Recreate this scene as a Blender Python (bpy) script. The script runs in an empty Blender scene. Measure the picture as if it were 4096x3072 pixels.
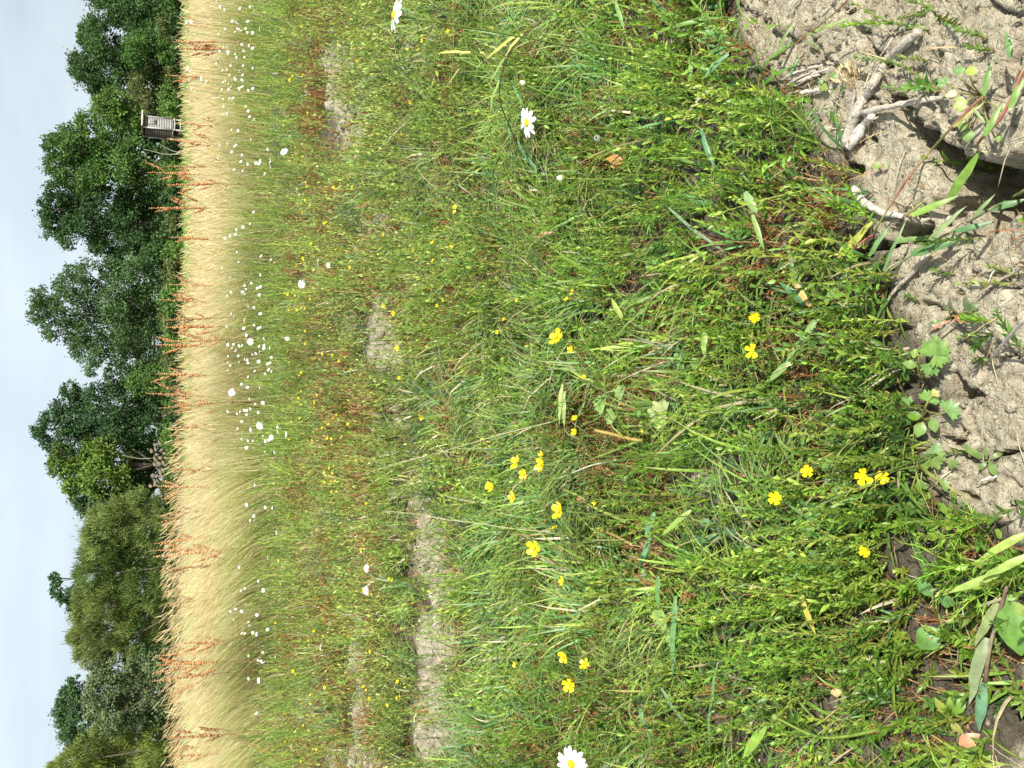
import bpy, math, random
import numpy as np
from mathutils import Vector
rng = np.random.default_rng(11)
random.seed(5)
S = bpy.context.scene
COL = S.collection
R = math.radians
# ------------------------------------------------------------------ camera
H = 0.82                      # eye height of the crouching photographer
PITCH = R(21.7)
FPX = 3342.0                  # focal length in pixels of the 4096 px wide photograph
cam = bpy.data.cameras.new("camera"); camo = bpy.data.objects.new("camera", cam); COL.objects.link(camo)
cam.sensor_fit = 'HORIZONTAL'; cam.sensor_width = 36; cam.lens = 36*FPX/4096
cam.clip_start = 0.02; cam.clip_end = 3000
Fw = Vector((0, math.cos(PITCH), -math.sin(PITCH))); Up = Vector((0, math.sin(PITCH), math.cos(PITCH))); Rt = Vector((1, 0, 0))
from mathutils import Matrix
camo.matrix_world = Matrix(((-Up.x, Rt.x, -Fw.x, 0), (-Up.y, Rt.y, -Fw.y, 0), (-Up.z, Rt.z, -Fw.z, H), (0, 0, 0, 1)))  # the phone was turned on its side
S.camera = camo
# ------------------------------------------------------------------ light
SUN_EL, SUN_AZ = R(47), R(33)          # sun behind the camera, to its right
sdir = Vector((math.sin(SUN_AZ)*math.cos(SUN_EL), -math.cos(SUN_AZ)*math.cos(SUN_EL), math.sin(SUN_EL)))
sl = bpy.data.lights.new("sun", 'SUN'); sl.energy = 5.0; sl.angle = R(0.5); sl.color = (1, .955, .87)
so = bpy.data.objects.new("sun", sl); COL.objects.link(so)
so.rotation_euler = sdir.to_track_quat('Z', 'Y').to_euler()
W = bpy.data.worlds.new("World"); S.world = W; W.use_nodes = True
nt = W.node_tree; nt.nodes.clear()
def N(nt, t, **k):
    n = nt.nodes.new(t)
    for a, b in k.items(): setattr(n, a, b)
    return n
wo = N(nt, 'ShaderNodeOutputWorld'); bg = N(nt, 'ShaderNodeBackground'); bg.inputs[1].default_value = 0.085
sky = N(nt, 'ShaderNodeTexSky', sky_type='NISHITA', sun_disc=False, sun_elevation=SUN_EL, air_density=1.0, dust_density=2.2, ozone_density=1.0)
sky.sun_rotation = math.atan2(sdir.x, sdir.y)
tc = N(nt, 'ShaderNodeTexCoord'); mp = N(nt, 'ShaderNodeMapping'); mp.inputs['Scale'].default_value = (1.2, 1.2, 4.5); mp.inputs['Location'].default_value = (.3, .2, .1)
nz = N(nt, 'ShaderNodeTexNoise'); nz.inputs['Scale'].default_value = 1.6; nz.inputs['Detail'].default_value = 5; nz.inputs['Roughness'].default_value = .5
cr = N(nt, 'ShaderNodeMapRange'); cr.inputs[1].default_value = .36; cr.inputs[2].default_value = .64; cr.inputs[3].default_value = .45; cr.inputs[4].default_value = .95
mx = N(nt, 'ShaderNodeMix', data_type='RGBA'); mx.inputs['B'].default_value = (7.3, 8.2, 8.95, 1)
L = nt.links.new
L(tc.outputs['Generated'], mp.inputs[0]); L(mp.outputs[0], nz.inputs['Vector']); L(nz.outputs[0], cr.inputs[0]); L(cr.outputs[0], mx.inputs['Factor'])
L(sky.outputs[0], mx.inputs['A']); L(mx.outputs['Result'], bg.inputs[0]); L(bg.outputs[0], wo.inputs[0])
S.view_settings.view_transform = 'Standard'; S.view_settings.look = 'None'; S.view_settings.exposure = 0.53; S.view_settings.gamma = 1
S.render.engine = 'CYCLES'; S.cycles.max_bounces = 6; S.cycles.transparent_max_bounces = 4
S.render.resolution_x = 1024; S.render.resolution_y = 768
# ------------------------------------------------------------------ photo pixel <-> world
Cp = np.array([0, 0, H])
def ray(px, py):
    px = np.asarray(px, float); py = np.asarray(py, float)
    u = (px-2048)/FPX; v = (1536-py)/FPX
    d = np.array(Fw)[None]*1.0 - u.reshape(-1, 1)*np.array(Up)[None] + v.reshape(-1, 1)*np.array(Rt)[None]
    return d
def project(P):
    q = np.asarray(P, float)-Cp; f = np.maximum(q@np.array(Fw), 1e-3)
    return 2048-(q@np.array(Up))/f*FPX, 1536-(q@np.array(Rt))/f*FPX
# ------------------------------------------------------------------ noise
_lat = [rng.random((256, 256)) for _ in range(8)]
def vn(x, y, s, k=0):
    x = np.asarray(x, float)/s+37.3*k+500; y = np.asarray(y, float)/s+11.7*k+500
    xi = np.floor(x).astype(int); yi = np.floor(y).astype(int); fx = x-xi; fy = y-yi
    fx = fx*fx*(3-2*fx); fy = fy*fy*(3-2*fy); T = _lat[k % 8]
    a = T[xi & 255, yi & 255]; b = T[(xi+1) & 255, yi & 255]; c = T[xi & 255, (yi+1) & 255]; d = T[(xi+1) & 255, (yi+1) & 255]
    return (a*(1-fx)+b*fx)*(1-fy)+(c*(1-fx)+d*fx)*fy
def fbm(x, y, s, k=0, o=3):
    r = 0; a = .5; t = 0
    for i in range(o):
        r = r+a*vn(x, y, s/2**i, k+i); t += a; a *= .5
    return r/t
def sst(a, b, x):
    t = np.clip((x-a)/(b-a), 0, 1); return t*t*(3-2*t)
# ------------------------------------------------------------------ terrain: cracked clay with clods
def T(i, j, *pts):            # tile of the photograph (1024x768) shown 2.16 times enlarged -> full pixels
    return [(1024*i+a*.4629, 768*j+b*.4629)+tuple(c*.4629 for c in r) for a, b, *r in pts]
CRK = [T(3,0,(890,350,20),(960,450,45),(1060,590,55),(1110,760,80),(1140,870,60),(1180,980,110),(1230,1080,150),(1340,1190,160),(1450,1310,190),(1530,1430,200),(1680,1530,210),(1850,1600,260),(2050,1620,300),(2300,1640,380)),
       T(3,0,(700,1300,30),(760,1450,70)), T(3,0,(680,20,40),(760,110,60),(830,60,30)), T(3,0,(900,330,16),(860,300,20),(820,240,14)),
       T(3,1,(1640,60,240),(1850,60,300),(2230,90,200)), T(3,1,(830,520,60),(930,480,80),(1080,440,60),(1230,360,120),(1340,330,170),(1400,330,90)),
       T(3,1,(1545,1470,16),(1560,1560,30),(1590,1680,44)), T(3,2,(1560,60,40),(1680,100,60),(1800,85,26),(1930,80,26)),
       T(3,2,(1600,370,22),(1600,500,34),(1520,600,60),(1640,590,28),(1790,680,30),(2010,690,34),(2140,630,24),(2260,600,24)),
       T(3,3,(200,470,120),(420,400,150),(520,330,90)), T(3,3,(1480,860,150),(1750,930,160),(1980,1150,260),(2050,1250,170)), T(3,3,(2050,1380,60),(2200,1440,90)),
       T(1,0,(830,1290,60),(880,1300,60)), T(1,0,(730,770,30),(770,620,40)), T(1,3,(1570,680,40),(1600,820,90),(1440,890,90)), T(1,3,(730,250,22),(745,290,22)),
       T(1,2,(1400,1000,30),(1440,1050,30),(1520,1050,40)), T(1,1,(1000,640,60),(1100,620,60)), T(1,3,(1570,1480,50),(1600,1470,40)), T(3,2,(1700,1000,60),(1790,1010,30)),
       T(3,2,(1380,1050,60),(1400,1300,70),(1420,1500,50))]
def flat(px, py, h=0.0):
    d = ray(px, py); t = (h-H)/d[:, 2]; return Cp+d*t[:, None]
_cr = []
for pl in CRK:
    a = np.array(pl, float); g = flat(a[:, 0], a[:, 1]); w = a[:, 2]/FPX*np.linalg.norm(g-Cp, axis=1)
    _cr.append((g[:, :2], w))
BARE_ = [(735,130,26,40),(738,205,22,45),(772,275,34,48),(765,330,20,20),(815,480,25,28),(700,600,14,20),(830,690,22,50),(835,755,28,45),(880,770,16,16),(760,690,14,22),(915,1085,20,22),(935,1180,26,70),(965,1270,22,45),(950,1390,40,60),(940,1470,30,50),(950,1570,38,75),(780,1420,20,45),(790,1540,18,70),(775,1640,20,30),(820,1650,30,30),
        (700,1075,10,14),(850,1065,12,14),(1525,1045,20,26),(1140,440,10,20),(1075,390,24,14),(1180,20,18,12),(1100,1640,20,18),(720,1640,16,20),(1190,430,16,14),(1210,340,14,14),(860,905,18,20),(1180,900,10,10)]
BARE = [(a, b_, c*(1.35 if a > 880 else 1.2), d*1.1) for a, b_, c, d in BARE_]
EDGE_Y = np.array([-400,0,100,200,300,400,460,520,600,700,760,850,950,1010,1080,1130,1180,1230,1400,1500,1600,1700])*1.8517
EDGE_X = np.array([1560,1600,1640,1700,1760,1850,1870,1900,1925,1950,1990,2040,2030,2010,2040,2130,2200,2300,2240,2200,2180,2150])*1.8517
def bare(x, y):
    px, py = project(np.stack([x, y, 0*x], 1))
    n = (fbm(x, y, .09, 3)-.5)*2
    e = np.interp(py, EDGE_Y, EDGE_X)+n*110
    b = sst(-60, 60, px-e)
    for cx, cy, rx, ry in BARE:
        q = ((px/1.8517-cx)/rx)**2+((py/1.8517-cy)/ry)**2*1.15
        b = np.maximum(b, sst(1.45, .75, q*.8+n*.7))
    return np.where((y < .3), .3, b)
def worley(x, y, s, seed):
    x = x/s+400; y = y/s+400; xi = np.floor(x).astype(int); yi = np.floor(y).astype(int); f1 = np.full(x.shape, 9.); f2 = f1.copy(); hv = np.zeros(x.shape); tx = hv.copy(); ty = hv.copy()
    A, B_, C_, D_ = (_lat[(seed+k) % 8] for k in range(4))
    for i in (-1, 0, 1):
        for j in (-1, 0, 1):
            a = (xi+i) & 255; b = (yi+j) & 255; dx = x-(xi+i+A[a, b]); dy = y-(yi+j+B_[a, b]); d = np.hypot(dx, dy); m = d < f1
            f2 = np.where(m, f1, np.minimum(f2, d)); f1 = np.where(m, d, f1); hv = np.where(m, C_[a, b]-.5, hv); tx = np.where(m, dx*(D_[a, b]-.5)+dy*(A[b, a]-.5), tx)
    return f2-f1, hv, tx
def gz(x, y):
    x = np.asarray(x, float); y = np.asarray(y, float); sh = x.shape; x = x.ravel(); y = y.ravel()
    fade = sst(12, 6, np.hypot(x, y))
    z = (fbm(x, y, .5, 1)-.5)*.035*fade+(fbm(x, y, .12, 2)-.5)*.022*fade
    near = (y < 3.2) & (y > .1) & (np.abs(x) < 2.2)
    if near.any():
        xa, ya = x[near], y[near]
        wx = xa+(vn(xa, ya, .03, 5)-.5)*.026+(vn(xa, ya, .010, 1)-.5)*.010; wy = ya+(vn(xa, ya, .03, 6)-.5)*.026+(vn(xa, ya, .010, 2)-.5)*.010
        lump = (fbm(wx, wy, .045, 4, 3)-.5)*.010+(fbm(xa, ya, .013, 5, 2)-.5)*.0055
        c = np.zeros_like(xa)
        for g, w in _cr:
            lo = g.min(0)-.1; hi = g.max(0)+.1
            m = (wx > lo[0]) & (wx < hi[0]) & (wy > lo[1]) & (wy < hi[1])
            if not m.any(): continue
            qx, qy = wx[m], wy[m]; best = np.zeros_like(qx)
            for k in range(len(g)-1):
                d = g[k+1]-g[k]; t = np.clip(((qx-g[k, 0])*d[0]+(qy-g[k, 1])*d[1])/(d@d+1e-12), 0, 1)
                ds = np.hypot(qx-g[k, 0]-t*d[0], qy-g[k, 1]-t*d[1]); ww = (w[k]+(w[k+1]-w[k])*t)*.5
                ww = ww*1.2; dep = np.minimum(.014+ww*7, .15)
                best = np.maximum(best, dep*sst(1.15, .62, ds/ww))
            c[m] = np.maximum(c[m], best)
        # fine shrinkage cracks: narrow valleys of two noise fields
        r1 = np.abs(fbm(wx, wy, .075, 6, 2)-.5); fine = sst(.012, .0, r1)*.006
        e1, h1, t1 = worley(wx, wy, .10, 1); e2, h2, t2 = worley(wx+.03, wy, .034, 3)
        clod = h1*.009+t1*.006+h2*.0012+t2*.0016-.017*sst(.065, .0, e1)*sst(.25, .6, fbm(xa, ya, .15, 2, 2))-.0045*sst(.10, .0, e2)
        z[near] += lump*.8-c-fine+clod
    mid = (y >= 1.9) & (y < 7) & (np.abs(x) < 5)
    if mid.any():
        b = bare(x[mid], y[mid]); xm = x[mid]+(vn(x[mid], y[mid], .05, 3)-.5)*.04; ym = y[mid]+(vn(x[mid], y[mid], .05, 4)-.5)*.04; e1, h1, t1 = worley(xm, ym, .17, 5); e2, h2, t2 = worley(xm, ym, .06, 2)
        z[mid] += b*(.0+.024*h1+.024*t1+.014*h2+.02*t2-.05*sst(.16, 0, e1)-.012*sst(.14, 0, e2)+.03*(fbm(x[mid], y[mid], .06, 7)-.5))*sst(1.9, 2.4, y[mid])
    return z.reshape(sh)
def at(px, py, h=0.0):
    px = np.atleast_1d(np.asarray(px, float)); py = np.atleast_1d(np.asarray(py, float)); g = np.zeros(len(px))+h
    d = ray(px, py)
    for _ in range(4):
        t = (g-H)/d[:, 2]; P = Cp+d*t[:, None]; g = .5*g+.5*(gz(P[:, 0], P[:, 1])+h)
    t = (g-H)/d[:, 2]; return Cp+d*t[:, None]
def atY(px, py, Y):
    d = ray(px, py); return Cp+d*(Y/d[:, 1])[:, None]
def atplane(px, py, P0, tilt=.75):
    n_ = np.array([0, -tilt, 1.]); d = ray([px], [py])[0]; t = ((P0-Cp)@n_)/(d@n_); P = Cp+d*t; g = gz(P[:1], P[1:2])[0]
    return P if P[2] > g+.005 else at(px, py, .006)[0]
# ------------------------------------------------------------------ mesh bag
class Bag:
    def __init__(s): s.V = []; s.F = []; s.C = []; s.n = 0
    def add(s, V, F, C):
        V = np.asarray(V, float).reshape(-1, 3); C = np.broadcast_to(np.asarray(C, float), V.shape) if np.ndim(C) < 2 else np.asarray(C, float).reshape(-1, 3)
        s.V.append(V); s.F.append(np.asarray(F, int).reshape(-1, 4)+s.n); s.C.append(C); s.n += len(V)
    def build(s, name, mat, parent=None, org=None, smooth=False):
        V = np.concatenate(s.V); F = np.concatenate(s.F); C = np.concatenate(s.C)
        if org is not None: V = V-np.asarray(org)[None]
        me = bpy.data.meshes.new(name); me.vertices.add(len(V)); me.vertices.foreach_set('co', V.astype(np.float32).ravel())
        me.loops.add(len(F)*4); me.loops.foreach_set('vertex_index', F.astype(np.int32).ravel())
        me.polygons.add(len(F)); me.polygons.foreach_set('loop_start', np.arange(0, len(F)*4, 4, dtype=np.int32))
        if smooth: me.polygons.foreach_set('use_smooth', np.ones(len(F), bool))
        a = me.color_attributes.new('Col', 'FLOAT_COLOR', 'POINT'); c4 = np.ones((len(V), 4), np.float32); c4[:, :3] = C
        a.data.foreach_set('color', c4.ravel()); me.update(calc_edges=True)
        me.materials.append(mat)
        o = bpy.data.objects.new(name, me); COL.objects.link(o)
        if parent is not None: o.parent = parent
        elif org is not None: o.location = org
        return o
def nrm(a): return a/np.maximum(np.linalg.norm(a, axis=-1, keepdims=True), 1e-9)
def perp(d):
    a = np.where(np.abs(d[..., 2:3]) < .9, np.array([0, 0, 1.]), np.array([1., 0, 0])); u = nrm(np.cross(d, a)); return u, np.cross(d, u)
def ribbons(bag, P, Wd, side, col, fold=0.0):
    """P N,K,3 centre lines; Wd N,K full widths; side N,3 or N,K,3; col N,K,3 or N,3"""
    Nn, K, _ = P.shape
    if Nn == 0: return
    if side.ndim == 2: side = np.repeat(side[:, None], K, 1)
    if col.ndim == 1: col = np.tile(col, (Nn, 1))
    if col.ndim == 2: col = np.repeat(col[:, None], K, 1)
    hw = (Wd*.5)[..., None]
    if fold:
        tan = np.gradient(P, axis=1); nn = nrm(np.cross(nrm(tan), side))
        V = np.stack([P-side*hw+nn*hw*fold, P, P+side*hw+nn*hw*fold], 2); m = 3
    else:
        V = np.stack([P-side*hw, P+side*hw], 2); m = 2
    idx = (np.arange(Nn)*K*m)[:, None, None]+(np.arange(K-1)*m)[None, :, None]+np.arange(m-1)[None, None, :]
    F = np.stack([idx, idx+1, idx+1+m, idx+m], -1)
    bag.add(V, F, np.repeat(col[:, :, None], m, 2))
def tube(bag, pts, rad, col, n=6, cap=True):
    P = np.asarray(pts, float); K = len(P); rad = np.broadcast_to(np.asarray(rad, float), (K,)).copy(); col = np.asarray(col, float)
    t = nrm(np.gradient(P, axis=0)); u = np.zeros_like(P); v = np.zeros_like(P)
    u0, _ = perp(t[:1]); cur = u0[0]
    for i in range(K):
        cur = cur-t[i]*(cur@t[i]); cur /= max(np.linalg.norm(cur), 1e-9); u[i] = cur; v[i] = np.cross(t[i], cur)
    if cap:
        P = np.concatenate([P[:1], P, P[-1:]]); u = np.concatenate([u[:1], u, u[-1:]]); v = np.concatenate([v[:1], v, v[-1:]]); rad = np.concatenate([[1e-5], rad, [1e-5]])
        if col.ndim == 2: col = np.concatenate([col[:1], col, col[-1:]])
        K += 2
    a = np.arange(n)*2*math.pi/n
    V = P[:, None]+rad[:, None, None]*(np.cos(a)[None, :, None]*u[:, None]+np.sin(a)[None, :, None]*v[:, None])
    i = np.arange(K-1)[:, None]*n; j = np.arange(n)[None]; jn = (j+1) % n
    F = np.stack([i+j, i+jn, i+n+jn, i+n+j], -1)
    bag.add(V, F, col if col.ndim == 1 else np.repeat(col[:, None], n, 1))
def spline(pts, n):
    P = np.asarray(pts, float); K = len(P)
    if K == 2: return P[0]+(P[1]-P[0])*np.linspace(0, 1, n)[:, None]
    Q = np.concatenate([2*P[:1]-P[1:2], P, 2*P[-1:]-P[-2:-1]]); out = []
    for s in np.linspace(0, K-1-1e-6, n):
        i = int(s); t = s-i; a, b, c, d = Q[i:i+4]
        out.append(.5*((2*b)+(-a+c)*t+(2*a-5*b+4*c-d)*t*t+(-a+3*b-3*c+d)*t**3))
    return np.array(out)
def blob(bag, c, r, axis, col, n=8, m=5, half=False, squash=1.0, jit=0):
    axis = nrm(np.asarray(axis, float)); u, v = perp(axis[None]); u = u[0]; v = v[0]
    ph = np.linspace(0.02, math.pi*(.5 if half else .98), m); a = np.arange(n)*2*math.pi/n
    rr = r*(1+jit*(rng.random((m, n))-.5))
    V = c+(rr*np.sin(ph)[:, None])[..., None]*(np.cos(a)[None, :, None]*u+np.sin(a)[None, :, None]*v)+(rr*np.cos(ph)[:, None]*squash)[..., None]*axis
    i = np.arange(m-1)[:, None]*n; j = np.arange(n)[None]; jn = (j+1) % n
    bag.add(V, np.stack([i+j, i+jn, i+n+jn, i+n+j], -1), col)
# ------------------------------------------------------------------ materials
def pmat(name, rough=.5, spec=.35, trans=0.0, colnoise=.0, nscale=60, bump=0, bscale=200, tcol=1.0):
    m = bpy.data.materials.new(name); m.use_nodes = True; t = m.node_tree; t.nodes.clear()
    o = N(t, 'ShaderNodeOutputMaterial'); b = N(t, 'ShaderNodeBsdfPrincipled'); b.inputs['Roughness'].default_value = rough; b.inputs['Specular IOR Level'].default_value = spec
    at_ = N(t, 'ShaderNodeAttribute', attribute_name='Col'); c = at_.outputs['Color']
    if colnoise:
        g = N(t, 'ShaderNodeNewGeometry'); z = N(t, 'ShaderNodeTexNoise'); z.inputs['Scale'].default_value = nscale; z.inputs['Detail'].default_value = 3
        t.links.new(g.outputs['Position'], z.inputs['Vector'])
        r = N(t, 'ShaderNodeMapRange'); r.inputs[1].default_value = .3; r.inputs[2].default_value = .7; r.inputs[3].default_value = 1-colnoise; r.inputs[4].default_value = 1+colnoise
        t.links.new(z.outputs[0], r.inputs[0]); mm = N(t, 'ShaderNodeMix', data_type='RGBA', blend_type='MULTIPLY'); mm.inputs['Factor'].default_value = 1
        t.links.new(c, mm.inputs['A']); t.links.new(r.outputs[0], mm.inputs['B']); c = mm.outputs['Result']
    t.links.new(c, b.inputs['Base Color'])
    if bump:
        g = N(t, 'ShaderNodeNewGeometry'); z = N(t, 'ShaderNodeTexNoise'); z.inputs['Scale'].default_value = bscale; z.inputs['Detail'].default_value = 4
        t.links.new(g.outputs['Position'], z.inputs['Vector']); bp = N(t, 'ShaderNodeBump'); bp.inputs['Strength'].default_value = bump; bp.inputs['Distance'].default_value = .003
        t.links.new(z.outputs[0], bp.inputs['Height']); t.links.new(bp.outputs[0], b.inputs['Normal'])
    if trans:
        tr = N(t, 'ShaderNodeBsdfTranslucent'); mc = N(t, 'ShaderNodeMix', data_type='RGBA', blend_type='MULTIPLY'); mc.inputs['Factor'].default_value = 1
        mc.inputs['B'].default_value = (1.15*tcol, 1.2*tcol, .75*tcol, 1); t.links.new(c, mc.inputs['A']); t.links.new(mc.outputs['Result'], tr.inputs[0])
        ms = N(t, 'ShaderNodeMixShader'); ms.inputs[0].default_value = trans; t.links.new(b.outputs[0], ms.inputs[1]); t.links.new(tr.outputs[0], ms.inputs[2]); t.links.new(ms.outputs[0], o.inputs[0])
    else: t.links.new(b.outputs[0], o.inputs[0])
    return m
M_leaf = pmat('leaf', .40, .45, .22, .25, 110)
M_fine = pmat('fine_foliage', .5, .3, .25)
M_dry = pmat('dry_stalk', .6, .25, .2, .2, 150)
M_straw = pmat('straw', .55, .3, .3)
M_petal = pmat('white_petal', .5, .25, .25, tcol=.9)
M_yel = pmat('yellow_petal', .3, .5, .2)
M_disc = pmat('flower_disc', .7, .2, 0, .25, 900, .6, 1500)
M_wood = pmat('weathered_wood', .85, .1, 0, .22, 250, .8, 420)
M_bark = pmat('bark', .9, .1, 0, .3, 6, .6, 12)
M_crown = pmat('crown_leaves', .6, .22, .25, .22, .8)
M_board = pmat('grey_boards', .85, .1, 0, .15, 5, .4, 40)
GRN = np.array([[.105,.22,.022],[.14,.27,.026],[.18,.32,.035],[.085,.19,.03],[.22,.34,.045],[.25,.33,.045]])
GRS = np.array([[.12,.25,.032],[.15,.30,.04],[.09,.22,.04],[.20,.35,.05],[.10,.24,.07],[.08,.19,.055],[.27,.36,.06]])
BRN = np.array([[.30,.14,.055],[.38,.21,.09],[.22,.10,.04],[.45,.29,.14],[.32,.12,.045]])
STR = np.array([[.66,.56,.34],[.74,.65,.45],[.60,.50,.29],[.53,.42,.23],[.70,.60,.38],[.80,.73,.55]])
FTH = np.array([[.15,.30,.035],[.13,.27,.03],[.21,.33,.045],[.11,.23,.04]])
def pick(pal, n, jit=.18, f=None):
    c = pal[rng.integers(0, len(pal), n)]*(1+jit*(rng.random((n, 1))*2-1)); return c*(f[:, None] if f is not None else 1)
# ------------------------------------------------------------------ tagging
def tag(o, label=None, cat=None, group=None, kind=None):
    if label: o['label'] = label
    if cat: o['category'] = cat
    if group: o['group'] = group
    if kind: o['kind'] = kind
    return o
def thing(name, label, cat, loc, group=None):
    o = bpy.data.objects.new(name, None); COL.objects.link(o); o.location = loc; o.empty_display_size = .05
    return tag(o, label, cat, group)
# ------------------------------------------------------------------ ground sheet
def axis(d0, d1, step, g, far, back=None):
    a = list(np.arange(d0, d1, step)); s = step; x = a[-1]
    while x < far: s *= g; x += s; a.append(x)
    s = step; x = a[0]; gb = back[1] if back else g; fb = back[0] if back else -far
    pre = []
    while x > fb: s *= gb; x -= s; pre.append(x)
    return np.array(pre[::-1]+a)
gx = axis(-.62, .62, .0034, 1.026, 900); gy = axis(.5, 1.35, .0034, 1.0065, 900, (-300, 1.08))
X, Y = np.meshgrid(gx, gy); Z = gz(X, Y)
nx_, ny_ = len(gx), len(gy); ii = (np.arange(ny_-1)[:, None]*nx_+np.arange(nx_-1)[None])
litter_shade = np.ones(X.shape); mm_ = (Y > .3) & (Y < 9) & (np.abs(X) < 6); litter_shade[mm_] = .28+(.72-.16*sst(1.7, 2.3, Y[mm_]))*bare(X[mm_], Y[mm_]); litter_shade = np.stack([litter_shade, litter_shade*.98+.0, litter_shade*.95], -1)  # weed-covered soil darker: dead litter, with shade under the plants painted in
b = Bag(); b.add(np.stack([X, Y, Z], -1), np.stack([ii, ii+1, ii+1+nx_, ii+nx_], -1), litter_shade)
mg = bpy.data.materials.new('dry_clay'); mg.use_nodes = True; t = mg.node_tree; t.nodes.clear()
o_ = N(t, 'ShaderNodeOutputMaterial'); bs = N(t, 'ShaderNodeBsdfPrincipled'); bs.inputs['Roughness'].default_value = .95; bs.inputs['Specular IOR Level'].default_value = .1
ge = N(t, 'ShaderNodeNewGeometry'); pos = ge.outputs['Position']
def noise(sc, det=4, ro=.55):
    n = N(t, 'ShaderNodeTexNoise'); n.inputs['Scale'].default_value = sc; n.inputs['Detail'].default_value = det; n.inputs['Roughness'].default_value = ro; t.links.new(pos, n.inputs['Vector']); return n.outputs[0]
def mrange(v, a, b_, c, d):
    n = N(t, 'ShaderNodeMapRange'); [n.inputs[k].__setattr__('default_value', q) for k, q in zip((1, 2, 3, 4), (a, b_, c, d))]; t.links.new(v, n.inputs[0]); return n.outputs[0]
def mixc(f, a, b_, bt='MIX'):
    n = N(t, 'ShaderNodeMix', data_type='RGBA', blend_type=bt)
    for s_, q in (('Factor', f), ('A', a), ('B', b_)):
        if hasattr(q, 'links'): t.links.new(q, n.inputs[s_])
        else: n.inputs[s_].default_value = q
    return n.outputs['Result']
c1 = mixc(mrange(noise(9), .35, .65, 0, 1), (.45, .41, .295, 1), (.57, .53, .40, 1))
c1 = mixc(mrange(noise(70, 5, .7), .4, .62, 0, 1), c1, (.33, .28, .2, 1))
c1 = mixc(mrange(noise(420, 3), .56, .64, 0, .6), c1, (.66, .62, .52, 1))
c1 = mixc(mrange(noise(230, 4, .7), .56, .66, 0, .75), c1, (.13, .105, .075, 1))
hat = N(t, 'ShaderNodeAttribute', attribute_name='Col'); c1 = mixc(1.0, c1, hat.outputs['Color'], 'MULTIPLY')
sp = N(t, 'ShaderNodeSeparateXYZ'); t.links.new(pos, sp.inputs[0])
c2 = mixc(mrange(noise(1.5), .4, .6, 0, 1), (.07, .13, .03, 1), (.12, .17, .045, 1))
c1 = mixc(mrange(sp.outputs[1], 9, 16, 0, 1), c1, c2)
t.links.new(c1, bs.inputs['Base Color'])
ad = N(t, 'ShaderNodeMath', operation='ADD'); t.links.new(noise(130, 6, .75), ad.inputs[0])
vo = N(t, 'ShaderNodeTexVoronoi', feature='DISTANCE_TO_EDGE'); vo.inputs['Scale'].default_value = 62
wp = N(t, 'ShaderNodeVectorMath', operation='MULTIPLY_ADD'); nn_ = N(t, 'ShaderNodeTexNoise'); nn_.inputs['Scale'].default_value = 60; t.links.new(pos, nn_.inputs['Vector']); t.links.new(nn_.outputs['Color'], wp.inputs[0]); wp.inputs[1].default_value = (.02, .02, .02); t.links.new(pos, wp.inputs[2]); t.links.new(wp.outputs[0], vo.inputs['Vector'])
t.links.new(mrange(vo.outputs[0], 0, .06, 0, .22), ad.inputs[1])
bp = N(t, 'ShaderNodeBump'); bp.inputs['Strength'].default_value = 1.0; bp.inputs['Distance'].default_value = .0055; t.links.new(ad.outputs[0], bp.inputs['Height']); t.links.new(bp.outputs[0], bs.inputs['Normal']); t.links.new(bs.outputs[0], o_.inputs[0])
tag(b.build('ground', mg, smooth=True), kind='structure')
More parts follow.
